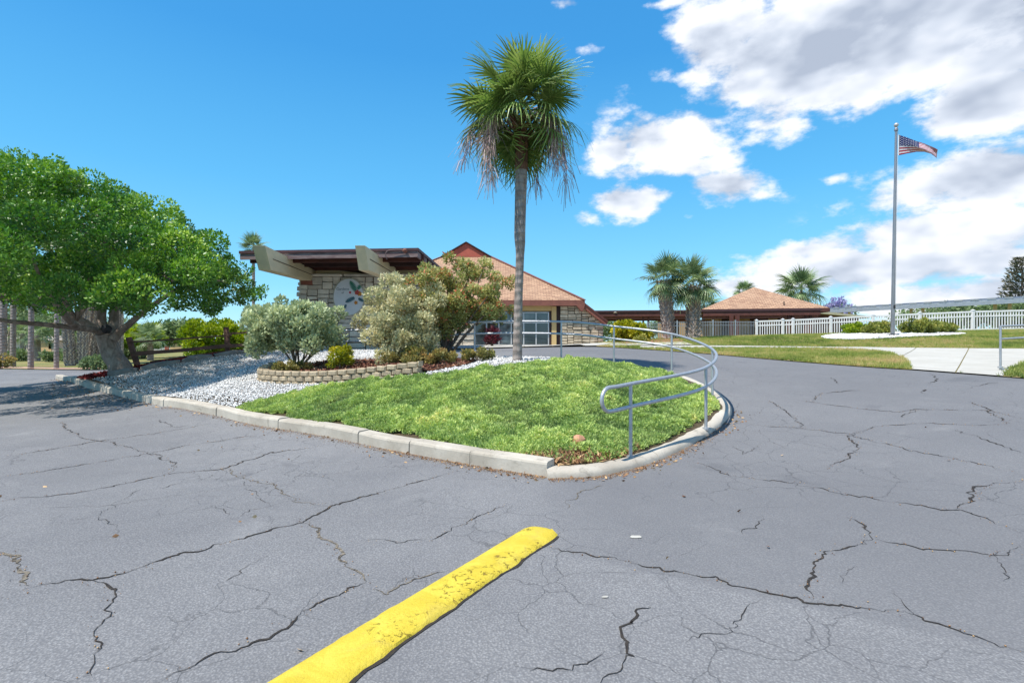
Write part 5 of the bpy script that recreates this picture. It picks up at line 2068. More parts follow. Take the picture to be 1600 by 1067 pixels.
# ------------------------------------------------------------------ the broad tree on the left
def build_tree():
    base = Vector((-13.15, 17.0, iz(-13.15, 17.0)))
    t = thing('shade_tree', 'broad shade tree with dense bright green crown and thick leaning grey trunk', 'tree', base)
    m = MB()
    W = lambda px, py, Y: P(px, py, Y)
    # trunk with flared foot
    tr = catmull([base + Vector((0.25, 0, -0.2)), base + Vector((0.12, 0, 0.25)), W(176, 556, 17), W(168, 535, 17), W(163, 520, 16.9)], 5)
    rr = np.interp(np.linspace(0, 1, len(tr)), [0, 0.15, 0.35, 0.7, 1], [0.50, 0.36, 0.295, 0.28, 0.26])
    m.tube(tr, list(rr), 14)
    top = W(163, 522, 16.9)
    limb(m, [top, W(150, 516, 16.6), W(120, 512, 16.0), W(60, 506, 15.0), W(0, 500, 14.0), W(-70, 480, 13.2)], 0.125, 0.045, 9)     # long low limb
    limb(m, [top, W(140, 508, 16.8), W(112, 494, 16.5), W(60, 470, 16), W(0, 462, 15.2), W(-60, 440, 14.5)], 0.15, 0.05, 9)
    limb(m, [top, W(158, 500, 17), W(160, 470, 17), W(150, 420, 17), W(130, 350, 16.5)], 0.19, 0.05, 9)
    limb(m, [top + Vector((0.25, 0, -0.1)), W(178, 500, 17.2), W(182, 470, 17.3), W(215, 420, 17), W(240, 370, 16.8)], 0.20, 0.05, 9)
    limb(m, [top + Vector((0.3, 0, -0.15)), W(190, 516, 16.9), W(206, 503, 16.7), W(235, 480, 16.3), W(300, 440, 15.6), W(350, 440, 15.2)], 0.15, 0.04, 9)
    limb(m, [W(120, 512, 16.0), W(100, 492, 15.0), W(70, 450, 13.5), W(50, 400, 12.5)], 0.12, 0.03, 8)
    limb(m, [W(160, 470, 17), W(190, 440, 15.5), W(230, 420, 14), W(270, 440, 13)], 0.12, 0.03, 8)
    limb(m, [W(150, 420, 17), W(80, 360, 17.5), W(20, 320, 18)], 0.11, 0.03, 8)
    limb(m, [W(165, 440, 17), W(220, 380, 18), W(300, 400, 18.5)], 0.11, 0.03, 8)
    for k in range(26):
        a = rnd.choice([(150, 420, 17), (182, 470, 17.2), (235, 480, 16.3), (60, 470, 16), (215, 420, 17), (120, 500, 16)])
        s = W(*a)
        e = s + Vector((rnd.uniform(-2.2, 2.2), rnd.uniform(-3, 2), rnd.uniform(0.2, 1.8)))
        limb(m, [s, s.lerp(e, 0.5) + Vector((0, 0, 0.2)), e], 0.05, 0.012, 6)
    m.build('trunk', M['bark_tree'], t, smooth=True)
    # hollow in the fork
    MB().tube([W(166, 514, 16.56), W(170, 513, 16.50)], [0.16, 0.10], 10).build('hollow', M['black'], t)
    # crown: clumps fill the outline scaled down towards its near and far side
    Yc = 14.3
    sil_px = [(-260, 300), (-160, 255), (-60, 242), (30, 243), (80, 244), (120, 246), (155, 256), (175, 278), (200, 288), (228, 297), (250, 312), (285, 325), (315, 350), (345, 375), (365, 402), (395, 424), (414, 450), (408, 470), (380, 478), (345, 486), (325, 497), (300, 484), (268, 490), (240, 490),
              (215, 496), (190, 482), (160, 486), (130, 478), (112, 497), (80, 502), (55, 488), (20, 470), (-40, 475), (-130, 490), (-230, 470), (-290, 400)]
    sil = [((a - 800) / 800 * Yc, CAM_H + (HY - b) / 800 * Yc) for a, b in sil_px]
    cx, cz = -13.3, 3.1
    rs = random.Random(3)
    clumps = []
    tries = 0
    while len(clumps) < 275 and tries < 60000:
        tries += 1
        y = Yc + rs.uniform(-1, 1) * 4.4
        s = math.sqrt(max(0.02, 1 - ((y - Yc) / 4.7) ** 2))
        x = rs.uniform(-20, -6)
        z = rs.uniform(1.7, 7.0)
        k = 1 / s
        r = rs.choice([0.34, 0.45, 0.6, 0.75]) * rs.uniform(0.85, 1.15)
        # inside the scaled outline, and preferably near its skin
        q = np.array([[cx + (x - cx) * k, cz + (z - cz) * k]])
        if not in_poly(q, sil)[0]:
            continue
        o = np.array([[cx + (x - cx) * k * 1.08, cz + (z - cz) * k * 1.08]])
        skin = not in_poly(np.array([[cx + (x - cx) * k * 1.32, cz + (z - cz) * k * 1.32]]), sil)[0]
        if not in_poly(o, sil)[0]:
            r *= 0.6
        if not skin and rs.random() > 0.25:
            continue
        if z < 2.1 and y < 12 and rs.random() < 0.7:
            continue
        clumps.append((x, y, z, r))
    rg = np.random.default_rng(4)
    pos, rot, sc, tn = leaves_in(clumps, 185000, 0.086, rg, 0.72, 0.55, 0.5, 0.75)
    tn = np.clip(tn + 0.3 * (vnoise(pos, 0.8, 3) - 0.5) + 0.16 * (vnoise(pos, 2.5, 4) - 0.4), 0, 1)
    # trim what strays out of the outline
    s = np.sqrt(np.clip(1 - ((pos[:, 1] - Yc) / 5.2) ** 2, 0.03, 1))
    q = np.c_[cx + (pos[:, 0] - cx) / s / 1.07, cz + (pos[:, 2] - cz) / s / 1.07]
    spread = np.c_[pos[:, 0] * Yc / pos[:, 1], CAM_H + (pos[:, 2] - CAM_H) * Yc / pos[:, 1]]
    edge_n = np.c_[vnoise(pos, 2.0, 11) - 0.5, vnoise(pos, 2.0, 12) - 0.5] * 0.5
    keep = in_poly(q, sil) & (pos[:, 2] > 1.75) & in_poly(spread + edge_n, sil)
    pos, rot, sc, tn = pos[keep], rot[keep], sc[keep], tn[keep]
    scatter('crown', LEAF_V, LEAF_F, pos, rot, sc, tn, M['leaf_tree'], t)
    # mulch skirt and leaf litter round the foot
    sheet('red_mulch_bed', [(-13.9, 16.6), (-13.0, 16.6), (-11.2, 17.5), (-9.9, 18.5), (-10.0, 19.4), (-11.5, 18.6), (-13.9, 17.6)], M['mulch'], 0.115, 0.25)
    n = 9000
    p2 = np.c_[rg.uniform(-14.2, -9.6, n), rg.uniform(16.2, 19.2, n)]
    lx = p2[:, 0] + 13.0
    keep = (p2[:, 1] > 16.55 + 0.62 * lx) & (p2[:, 1] < 17.75 + 0.58 * lx) & in_poly(p2, isl)
    p2 = p2[keep]
    pos = np.c_[p2, Hn(p2) + 0.125 + 0.05 * rg.random(len(p2))]
    scatter('red_mulch', [(-0.5, 0, 0), (0.5, 0, 0.1), (0.4, 0.35, 0), (-0.4, 0.3, 0.15)], LEAF_F, pos, rand_rot(len(pos), rg, (0.3, 0.3, 0.9), 1.2), 0.06 + 0.07 * rg.random(len(pos)), rg.random(len(pos)), M['red_chip'], None, 'stuff')
    bpy.data.objects['red_mulch']['label'] = 'dark red bark mulch between the tree and the leaning fence'
    bpy.data.objects['red_mulch']['category'] = 'mulch'


build_tree()


# ------------------------------------------------------------------ palms
def frond_mesh(name, seed, petiole=0.75, blade=0.95, n=34, spread=150, droop=0.25, w=0.034, fold=0.25):
    """a fan (costapalmate) leaf along +X: stalk, then stiff leaflets whose tips bend down"""
    r = random.Random(seed)
    m = MB()
    tv = []
    # stalk
    s0, s1 = Vector((0, 0, 0)), Vector((petiole, 0, -droop * 0.12))
    m.bar(s0, s1, 0.03, 0.018)
    tv += [0.75] * 8
    tip = s1 + Vector((blade * 0.35, 0, -droop * 0.2))
    for i in range(n):
        f = -1 + 2 * i / (n - 1)
        a = R(spread) * f
        o = s1.lerp(tip, max(0.0, 1 - abs(f)) ** 0.8)
        L = blade * (1 - 0.32 * abs(f) ** 1.5) * r.uniform(0.86, 1.08)
        d = Vector((math.cos(a), math.sin(a), fold * (0.2 - abs(math.sin(a)) * 0.4) + r.uniform(-0.06, 0.06)))
        side = Vector((-math.sin(a), math.cos(a), 0))
        pts = []
        dr = droop * r.uniform(0.7, 1.4)
        for k in range(4):
            u = (0, 0.4, 0.75, 1.0)[k]
            p = o + d * (L * u) + Vector((0, 0, -dr * L * u ** 2.6))
            pts.append(p)
        ww = (w * 0.45, w, w * 0.6, 0.004)
        b = len(m.v)
        tt = r.uniform(0.1, 0.75)
        for k in range(4):
            for sg in (-1, 1):
                m.v.append(tuple(pts[k] + side * sg * ww[k] * 0.5 + Vector((0, 0, 0.004 * sg))))
                tv.append(min(1, tt + (0.28 if k == 3 else 0)))
        for k in range(3):
            m.f.append((b + 2 * k, b + 2 * k + 1, b + 2 * k + 3, b + 2 * k + 2))
            m.mi.append(0)
    me = mesh_np(name, m.v, polys=m.f)
    tint(me, tv)
    return me


FR_UP = [frond_mesh('frond', 20 + i, 0.62, 0.90, 30, 100, 0.10, 0.052) for i in range(2)]
FR_MID = [frond_mesh('frond', 30 + i, 0.80, 0.84, 32, 125, 0.28, 0.052) for i in range(3)]
FR_LOW = [frond_mesh('frond', 40 + i, 0.80, 0.88, 32, 130, 0.70, 0.050) for i in range(3)]
FR_YUP = [frond_mesh('frond', 50 + i, 0.55, 0.95, 24, 110, 0.15, 0.075) for i in range(2)]
FR_YMID = [frond_mesh('frond', 60 + i, 0.75, 0.92, 24, 130, 0.30, 0.075) for i in range(3)]
FR_YLOW = [frond_mesh('frond', 70 + i, 0.80, 0.90, 24, 130, 0.5, 0.072) for i in range(3)]


def place_fronds(t, c, n, size, seed, mat, sets, el_range=(88, -62), sq=1.0):
    r = random.Random(seed)
    o = ORG[t.name]
    ga = 2.39996
    for i in range(n):
        f = (i + 0.5) / n
        el = el_range[0] + (el_range[1] - el_range[0]) * f ** 0.85 + r.uniform(-9, 9)
        az = i * ga + r.uniform(-0.25, 0.25)
        if n == 64 and math.cos(az + math.pi / 2) > 0.5 and el < -22:
            el = r.uniform(-22, 25)
        me = r.choice(sets[0] if el > 45 else (sets[1] if el > -5 else sets[2]))
        ob = mobj('frond', me, mat, t)
        ob.location = Vector(c) - o + Vector((0, 0, 0.25 * (1 - f)))
        ob.rotation_euler = Euler((r.uniform(-0.7, 0.7), -R(el), az), 'XYZ')
        s = size * r.uniform(0.85, 1.12)
        ob.scale = (s, s, s)


def spray(t, c, az, reach, drop, seed, mat, lift=0.15):
    """hanging dry flower spray"""
    r = random.Random(seed)
    m = MB()
    tv = []
    c = Vector(c)
    d = Vector((math.cos(az), math.sin(az), 0))
    side = Vector((-d.y, d.x, 0))
    stem = catmull([c, c + d * reach * 0.45 + Vector((0, 0, lift)), c + d * reach * 0.85 + Vector((0, 0, lift * 0.2)), c + d * reach + Vector((0, 0, -drop * 0.35)), c + d * reach * 1.05 + Vector((0, 0, -drop * 0.8))], 5)
    m.tube(stem, [0.016 - 0.012 * i / (len(stem) - 1) for i in range(len(stem))], 5)
    tv += [0.6] * len(m.v)
    for k in range(130):
        s = stem[int(len(stem) * (0.42 + 0.57 * r.random()))]
        a = s + Vector((r.uniform(-0.04, 0.04), r.uniform(-0.04, 0.04), 0))
        L = drop * r.uniform(0.15, 0.42)
        h = Vector((r.gauss(0, 0.16), r.gauss(0, 0.16), 0)) + d * r.uniform(-0.05, 0.12)
        pts = [a, a + h * 0.6 + Vector((0, 0, -L * 0.3)), a + h + Vector((0, 0, -L))]
        b = len(m.v)
        w = r.uniform(0.0035, 0.007)
        e = Vector((r.uniform(-1, 1), r.uniform(-1, 1), 0)).normalized() * w
        tt = r.random()
        for p in pts:
            m.v += [tuple(p - e), tuple(p + e)]
            tv += [tt, tt]
        for q in range(2):
            m.f.append((b + 2 * q, b + 2 * q + 1, b + 2 * q + 3, b + 2 * q + 2))
            m.mi.append(0)
    o = ORG[t.name]
    me = mesh_np('flower_spray', [tuple(Vector(v) - o) for v in m.v], polys=m.f)
    tint(me, tv)
    mobj('flower_spray', me, mat, t)


def build_tall_palm():
    Y = 11.3
    b = Vector((0.14, Y, iz(0.14, Y)))
    t = thing('tall_palm', 'tall slender palm with grey trunk and shaggy fan crown in white gravel', 'palm', b)
    prof = [(563, 809, 8.5), (556, 808.5, 7.6), (520, 809, 7.0), (470, 810, 6.6), (430, 811.5, 6.3), (400, 812.5, 6.6), (390, 812.7, 7.2), (378, 812.5, 8.3), (365, 812.2, 8.7), (330, 813, 8.8), (290, 814, 9.2), (266, 814.5, 9.7)]
    prof2 = [(267, 814.5, 10.4), (250, 814.7, 10.1), (232, 814.8, 10.2), (215, 815, 12)]

    def build(pr, nm, mat):
        pts = [P(x, y, Y) for y, x, w in pr]
        pts[0] = pts[0] - Vector((0, 0, 0.15)) if nm == 'trunk' else pts[0]
        cc = catmull(pts, 4)
        rr = np.interp(np.linspace(0, 1, len(cc)), np.linspace(0, 1, len(pr)), [w / 800 * Y for _, _, w in pr])
        m = MB().tube(cc, list(rr), 18)
        m.build(nm, mat, t, smooth=True)
    build(prof, 'trunk', M['bark_palm'])
    build(prof2, 'upper_trunk', M['bark_palm_top'])
    # boots under the crown
    m = MB()
    top = P(815, 215, Y)
    for k in range(26):
        a = k * 2.4
        z = -0.02 + 0.36 * k / 26
        d = Vector((math.cos(a), math.sin(a), 0))
        p = top + d * 0.13 + Vector((0, 0, z - 0.05))
        m.bar(p, p + d * (0.18 + 0.1 * rnd.random()) + Vector((0, 0, 0.2)), 0.085, 0.03)
    m.build('leaf_bases', M['bark_palm_top'], t)
    c = P(815, 176, Y)
    place_fronds(t, c, 64, 0.79, 5, M['frond'], (FR_UP, FR_MID, FR_LOW), (74, -72))
    for az, reach, drop, sd in ((3.1, 1.2, 0.95, 1), (3.6, 0.85, 0.9, 2), (-2.5, 0.85, 1.5, 3), (-0.35, 0.75, 1.2, 4), (-0.7, 0.8, 1.25, 5), (-0.1, 0.9, 1.6, 7), (1.2, 0.9, 1.3, 9), (2.4, 0.9, 1.3, 10)):
        spray(t, P(816, 192, Y), az, reach, drop, sd, M['frond_dry'], 0.22)


build_tall_palm()


def booted_palm(name, label, base, top, r0, r1, nf, size, seed, group=None, boots=True, mat='frond_young', sets=None, el=(86, -48), bark='bark_palm'):
    t = thing(name, label, 'palm', base, group)
    b, tp = Vector(base), Vector(top)
    m = MB()
    cc = [b - Vector((0, 0, 0.15))] + [b.lerp(tp, f) for f in (0.03, 0.3, 0.6, 0.85, 1.0)]
    m.tube(cc, [r0 * 1.1, r0, (r0 + r1) / 2, r1, r1 * 1.05, r1 * 0.6], 14)
    m.build('trunk', M[bark], t, smooth=True)
    if boots:
        r = random.Random(seed)
        m = MB()
        tv = []
        L = (tp - b).length
        nrow = int(L / 0.105)
        for k in range(nrow):
            f = (k + 0.5) / nrow
            rad = r0 + (r1 - r0) * f
            c = b.lerp(tp, f)
            nb = 9
            for j in range(nb):
                a = 2 * math.pi * (j + 0.5 * (k % 2)) / nb + r.uniform(-0.1, 0.1)
                d = Vector((math.cos(a), math.sin(a), 0))
                s = Vector((-d.y, d.x, 0))
                lean = s * (0.05 * (1 if k % 2 else -1))
                p = c + d * rad * 0.95
                n0 = len(m.v)
                m.bar(p, p + d * r.uniform(0.05, 0.10) + lean + Vector((0, 0, r.uniform(0.12, 0.18))), r.uniform(0.05, 0.08), 0.02)
                tv += [min(1.0, max(0.0, 0.6 * r.random() + 0.35 * (1 - f) + (0.15 if name == 'date_palm' else 0.0)))] * (len(m.v) - n0)
        o = ORG[t.name]
        me = mesh_np('boots', [tuple(Vector(v) - o) for v in m.v], polys=m.f)
        tint(me, tv)
        mobj('boots', me, M['boot'], t, 'stuff')
    place_fronds(t, tp + Vector((0, 0, 0.05)), nf, size, seed, M[mat], sets or (FR_YUP, FR_YMID, FR_YLOW), el)
    return t


b1, b2 = Vector((7.98, 26, 0)), Vector((9.1, 25.7, 0))
for p in (b1, b2):
    p.z = H(p.x, p.y) + 0.02
booted_palm('fan_palm', 'left of the two short fan palms with rough booted trunks', b1, P(1037, 440, 26), 0.27, 0.31, 30, 0.74, 21, 'short fan palms behind the handrail')
booted_palm('fan_palm', 'right of the two short fan palms with rough booted trunks', b2, P(1083, 447, 25.7), 0.33, 0.29, 36, 0.78, 22, 'short fan palms behind the handrail')

# palms behind the pavilion and canopy
for px, py, Y, s, lab, sd in ((1252, 452, 62, 1.6, 'large fan palm rising behind the right slope of the pavilion roof', 31),
                              (1162, 457, 60, 0.75, 'small palm top peeking over the pavilion roof peak', 32),
                              (1100, 476, 56, 1.0, 'bright green palm top between the short palms and pavilion roof', 33),
                              (396, 390, 33, 0.52, 'yellow green palm top above the left end of the canopy roof', 34)):
    top = P(px, py, Y)
    z = H(top.x, Y)
    booted_palm('background_palm', lab, (top.x, Y, z), top, 0.2 if px > 1000 else 0.09, 0.2 if px > 1000 else 0.09, 34, s, sd, 'palms rising behind the buildings', boots=False, el=(86, -40))


# ------------------------------------------------------------------ shrubs of the island
def mk(px, py, Y):
    return P(px, py, Y)


# silver buttonwood
c = P(458, 517, 12.4)
z = bz(-5.15, 12.4)
shrub('silver_shrub', 'large rounded silver green shrub in the mulch bed before the stone wall', 'shrub', (-5.2, 12.4, z),
      blob(c.x, 12.4, c.z + 0.02, 1.08, 0.85, 0.66, 80, 0.21, 5, -0.75, 0.22), 22000, 0.085, 'leaf_silver', stems=9, seed=5, up=0.9, stem_r=0.03)
# small yellow shrub
p = P(533, 560, 11.6)
shrub('yellow_shrub', 'small yellow green shrub beside the silver shrub in the mulch bed', 'shrub', (p.x, 11.6, bz(p.x, 11.6)),
      blob(p.x, 11.6, p.z + 0.02, 0.27, 0.24, 0.24, 22, 0.09, 6, -0.7), 2600, 0.055, 'leaf_croton', stems=6, seed=6, stem_r=0.01, up=0.9)
# pale leaved shrub and the taller flowering one behind it
p = P(628, 508, 11.9)
shrub('pale_shrub', 'big tan and grey leaved shrub partly hiding the oval sign', 'shrub', (-2.5, 11.9, bz(-2.5, 11.9)),
      blob(p.x, 11.9, p.z, 0.92, 0.8, 0.92, 75, 0.19, 7, -0.85, 0.32) + blob(p.x + 0.25, 11.8, p.z - 0.72, 0.75, 0.5, 0.28, 22, 0.13, 77), 25000, 0.065, 'leaf_pale', stems=12, seed=7, up=0.7, stem_r=0.022)


def brush_tint(pos, tn, rs):
    f = (rs.random(len(tn)) < 0.30 * vnoise(pos, 3.0, 8) ** 2)
    return np.where(f, 0.9 + 0.1 * rs.random(len(tn)), np.minimum(tn, 0.82))


p = P(712, 462, 12.6)
cl = blob(p.x - 0.12, 12.6, p.z + 0.02, 1.42, 0.8, 0.80, 96, 0.155, 8, -0.65, 0.40) + blob(p.x + 0.75, 12.5, p.z - 0.35, 0.5, 0.45, 0.28, 16, 0.13, 9) + blob(p.x - 0.35, 12.5, p.z - 0.7, 0.6, 0.45, 0.4, 18, 0.13, 10) + blob(p.x - 0.15, 12.4, p.z - 0.5, 0.95, 0.5, 0.35, 26, 0.14, 110)
shrub('flowering_shrub', 'tall open shrub with olive leaves and red flowers beside the tall palm', 'shrub', (-1.65, 12.4, bz(-1.65, 12.4)),
      cl, 33000, 0.064, 'leaf_brush', narrow=False, stems=14, seed=8, kind_tint=brush_tint, stem_r=0.035, shell=0.25)
# low orange toned plants
k = 0
for px, py, Y, rx, rz, lab in ((612, 573, 11.3, 0.30, 0.16, 'low reddish plant under the pale shrub at its left'), (652, 574, 11.1, 0.34, 0.20, 'low orange and green plant at the right end of the block wall'),
                               (690, 575, 11.2, 0.30, 0.16, 'low orange plant right of the block wall end beside the juniper'), (748, 560, 11.5, 0.34, 0.15, 'low orange plant alone in white gravel left of the palm trunk'),
                               (455, 572, 11.8, 0.42, 0.12, 'low dark plant under the silver shrub')):
    p = P(px, py, Y)
    k += 1
    zz = bz(p.x, Y) if in_poly([[p.x, Y]], bed_core)[0] else iz(p.x, Y)
    shrub('low_plant', lab, 'plant', (p.x, Y, zz), blob(p.x, Y, zz + rz * 0.8, rx, 0.25, rz, 16, 0.09, 40 + k, -0.6), 1700, 0.06, 'leaf_orange', 'low plants in the shrub bed', stems=7, seed=40 + k, stem_r=0.008, up=1.0, shell=0.2)
# red cordyline by the doors
p = P(768, 525, 27.5)
shrub('red_plant', 'dark red leaved plant in front of the clubhouse windows', 'plant', (p.x, 27.5, H(p.x, 27.5) + 0.05), blob(p.x, 27.5, p.z - 0.05, 0.36, 0.35, 0.40, 10, 0.18, 50), 420, 0.30, 'leaf_red', stems=5, narrow=True, seed=50, up=1.2, shell=0.1)
# yellow croton hedge by the walkway
p = P(984, 519, 25.5)
shrub('croton_bush', 'bright yellow green bush left of the two short palms', 'bush', (p.x, 25.5, H(p.x, 25.5)), blob(p.x, 25.5, p.z - 0.02, 0.92, 0.6, 0.45, 46, 0.2, 51, -0.8), 7000, 0.14, 'leaf_croton', stems=8, seed=51, up=0.8)
p = P(1003, 533, 24.4)
shrub('small_bush', 'small olive bush at the right foot of the bright yellow bush', 'bush', (p.x, 24.4, H(p.x, 24.4)), blob(p.x, 24.4, p.z, 0.3, 0.3, 0.2, 12, 0.12, 52), 900, 0.11, 'leaf_flagbush', stems=5, seed=52)
# shrubs round the flagpole
for px, py, Y, rx, rz, lab, sd in ((1336, 510.5, 24.0, 0.55, 0.25, 'leftmost bright green round shrub in the flagpole bed', 53), (1371, 512, 23.3, 0.60, 0.27, 'olive round shrub just left of the flagpole base', 54),
                                   (1437, 506.5, 23.2, 0.75, 0.33, 'largest olive spreading shrub right of the flagpole', 55), (1470, 503.5, 24.2, 0.60, 0.27, 'olive shrub behind and right of the largest flagpole shrub', 56)):
    p = P(px, py, Y)
    zg = H(p.x, Y) + 0.04
    shrub('round_shrub', lab, 'shrub', (p.x, Y, zg), blob(p.x, Y, min(max(p.z, zg + rz * 0.6), zg + rz * 0.75), rx, rx * 0.8, rz, 44, 0.13, sd, -1.0), 5200, 0.085, 'leaf_hedge' if sd == 53 else 'leaf_flagbush', 'shrubs round the flagpole', stems=8, seed=sd, up=1.0, stem_r=0.015)
# hedge behind the leaning fence
p = P(335, 520, 23.5)
shrub('hedge_bush', 'large yellow green bush behind the leaning rail fence', 'bush', (p.x, 23.5, H(p.x, 23.5)), blob(p.x - 0.1, 23.5, 1.55, 1.5, 0.9, 0.85, 70, 0.28, 57, -0.9, 0.2), 12000, 0.13, 'leaf_hedge', stems=8, seed=57, up=0.8)

# ================================================================== GROUND COVER (what nobody could count)
def stuff(o, label, cat):
    o['kind'] = 'stuff'
    o['label'] = label
    o['category'] = cat
    return o


jun_px = [(352, 640), (420, 622), (480, 612), (530, 603), (560, 596), (610, 592), (670, 588), (730, 578), (790, 572), (850, 566), (890, 561), (960, 563), (1010, 572), (1060, 592), (1100, 608), (1122, 628), (1126, 648),
          (1110, 668), (1075, 692), (1030, 714), (985, 728), (940, 736), (895, 737), (858, 722), (780, 704), (700, 688), (600, 670), (500, 655), (430, 647)]
jun_poly = [(h_.x, h_.y) for h_ in hits(jun_px, 0.14)]


def kerb_dist(p2):
    """distance from the inner kerb edge, for thinning at the border"""
    line = [Vector((p.x, p.y)) for p in kerb_line] 
    d = np.full(len(p2), 1e9)
    for seq in (line, [Vector((p.x, p.y)) for p in curve_full]):
        for a, b in zip(seq[:-1], seq[1:]):
            ab = np.array(b - a)
            ap = p2 - np.array(a)
            t_ = np.clip((ap @ ab) / (ab @ ab + 1e-9), 0, 1)
            d = np.minimum(d, np.linalg.norm(ap - t_[:, None] * ab, axis=1))
    return d


def build_juniper():
    rs = np.random.default_rng(21)
    xs = [p[0] for p in jun_poly]
    ys = [p[1] for p in jun_poly]
    n = 200000
    p2 = np.c_[rs.uniform(min(xs), max(xs), n), rs.uniform(min(ys), max(ys), n)]
    edge = (vnoise(p2, 2.2, 1) - 0.5)
    keep = in_poly(p2 + np.c_[edge * 0.3, edge * 0.3], jun_poly) & in_poly(p2, isl)
    p2, edge = p2[keep], edge[keep]
    kd = kerb_dist(p2)
    hole = vnoise(p2, 1.3, 5) * 0.6 + vnoise(p2, 3.5, 6) * 0.4
    bare = np.hypot((p2[:, 0] - 0.62) / 0.62, (p2[:, 1] - 5.98) / 0.22) < 1 + edge * 1.2
    keep = (kd > 0.2 + 0.08 * rs.random(len(kd))) & ((hole > 0.30) | (rs.random(len(p2)) < 0.25)) & ~(bare & (rs.random(len(p2)) < 0.93))
    p2, kd, hole = p2[keep], kd[keep], hole[keep]
    m = len(p2)
    hump = vnoise(p2, 3.2, 2) * 0.5 + vnoise(p2, 8.0, 3) * 0.5
    hgt = (0.01 + 0.18 * hump ** 1.6) * np.clip(kd / 0.5, 0.35, 1)
    pos = np.c_[p2, Hn(p2) + 0.085 + hgt * (0.35 + 0.65 * rs.random(m))]
    # growth direction: outward along the shoots, upward on the humps
    e = 0.05
    gx = vnoise(p2 + [e, 0], 3.2, 2) - vnoise(p2 - [e, 0], 3.2, 2)
    gy = vnoise(p2 + [0, e], 3.2, 2) - vnoise(p2 - [0, e], 3.2, 2)
    g = np.c_[-gx * 3.5 + rs.normal(size=m) * 0.45, -gy * 3.5 + rs.normal(size=m) * 0.45 - 0.15, np.full(m, 0.55)]
    rot = rand_rot(m, rs, g, 0.3)
    sc = 0.038 + 0.045 * rs.random(m)
    tn = np.clip(-0.05 + 0.85 * hump + 0.42 * (rs.random(m) - 0.4) + 0.3 * (vnoise(p2, 0.9, 9) - 0.5), 0, 1)  # darker in the dips, paler on humps: shade between clumps painted in
    # feathery sprig: a spine and side needles
    V, Fc = [], []

    def blade(a, b, w):
        a, b = np.array(a, float), np.array(b, float)
        d = b - a
        s = np.cross(d, (0, 0, 1.0))
        s = s / (np.linalg.norm(s) + 1e-9) * w
        k = len(V)
        V.extend([a - s * 0.6, a + s * 0.6, a + d * 0.6 + s, b, a + d * 0.6 - s])
        Fc.extend([(k, k + 1, k + 2), (k, k + 2, k + 4), (k + 4, k + 2, k + 3)])
    for k_ in range(6):
        an = k_ * 1.047 + 0.4 * (k_ % 2)
        rr_, hh_ = (0.62, 0.75) if k_ % 2 else (0.8, 0.45)
        dx, dz = math.cos(an), math.sin(an)
        sx, sz = -dz * 0.15, dx * 0.15
        k = len(V)
        V.extend([(0, 0, 0), (dx * rr_ * 0.6 + sx, hh_ * 0.7, dz * rr_ * 0.6 + sz), (dx * rr_, hh_, dz * rr_), (dx * rr_ * 0.6 - sx, hh_ * 0.7, dz * rr_ * 0.6 - sz)])
        Fc.extend([(k, k + 1, k + 2), (k, k + 2, k + 3)])
    k = len(V)
    V.extend([(-0.13, 0.2, 0), (0.13, 0.2, 0.02), (0, 1.1, 0.05)])
    Fc.append((k, k + 1, k + 2))
    o = scatter('juniper_groundcover', V, Fc, pos, rot, sc, tn, M['leaf_juniper'])
    stuff(o, 'bright green creeping juniper covering the island inside the curved handrail', 'ground cover')
    # dead straw showing at the bare tip and in holes
    n = 5000
    q = np.c_[rs.uniform(-0.3, 1.6, n), rs.uniform(5.6, 6.6, n)]
    q = q[in_poly(q, isl)]
    q = q[kerb_dist(q) > 0.2]
    pos = np.c_[q, Hn(q) + 0.09 + 0.02 * rs.random(len(q))]
    o = scatter('dry_straw', NARROW_V, LEAF_F, pos, rand_rot(len(q), rs, (0, 0, 0.15), 1.0), 0.05 + 0.07 * rs.random(len(q)), rs.random(len(q)), M['leaf_litter'])
    stuff(o, 'dry brown litter on the bare tip of the island', 'litter')


build_juniper()

ROCK_V = [(0.5, 0.05, 0), (0.02, 0.45, 0.05), (-0.45, 0.02, -0.05), (0.04, -0.5, 0), (0.08, 0.05, 0.36), (0, 0, -0.25), (-0.28, 0.25, 0.22), (0.25, -0.27, 0.24)]
ROCK_F = [(0, 1, 4), (1, 6, 4), (6, 2, 4), (2, 3, 4), (3, 7, 4), (7, 0, 4), (1, 2, 6), (3, 0, 7), (1, 0, 5), (2, 1, 5), (3, 2, 5), (0, 3, 5)]


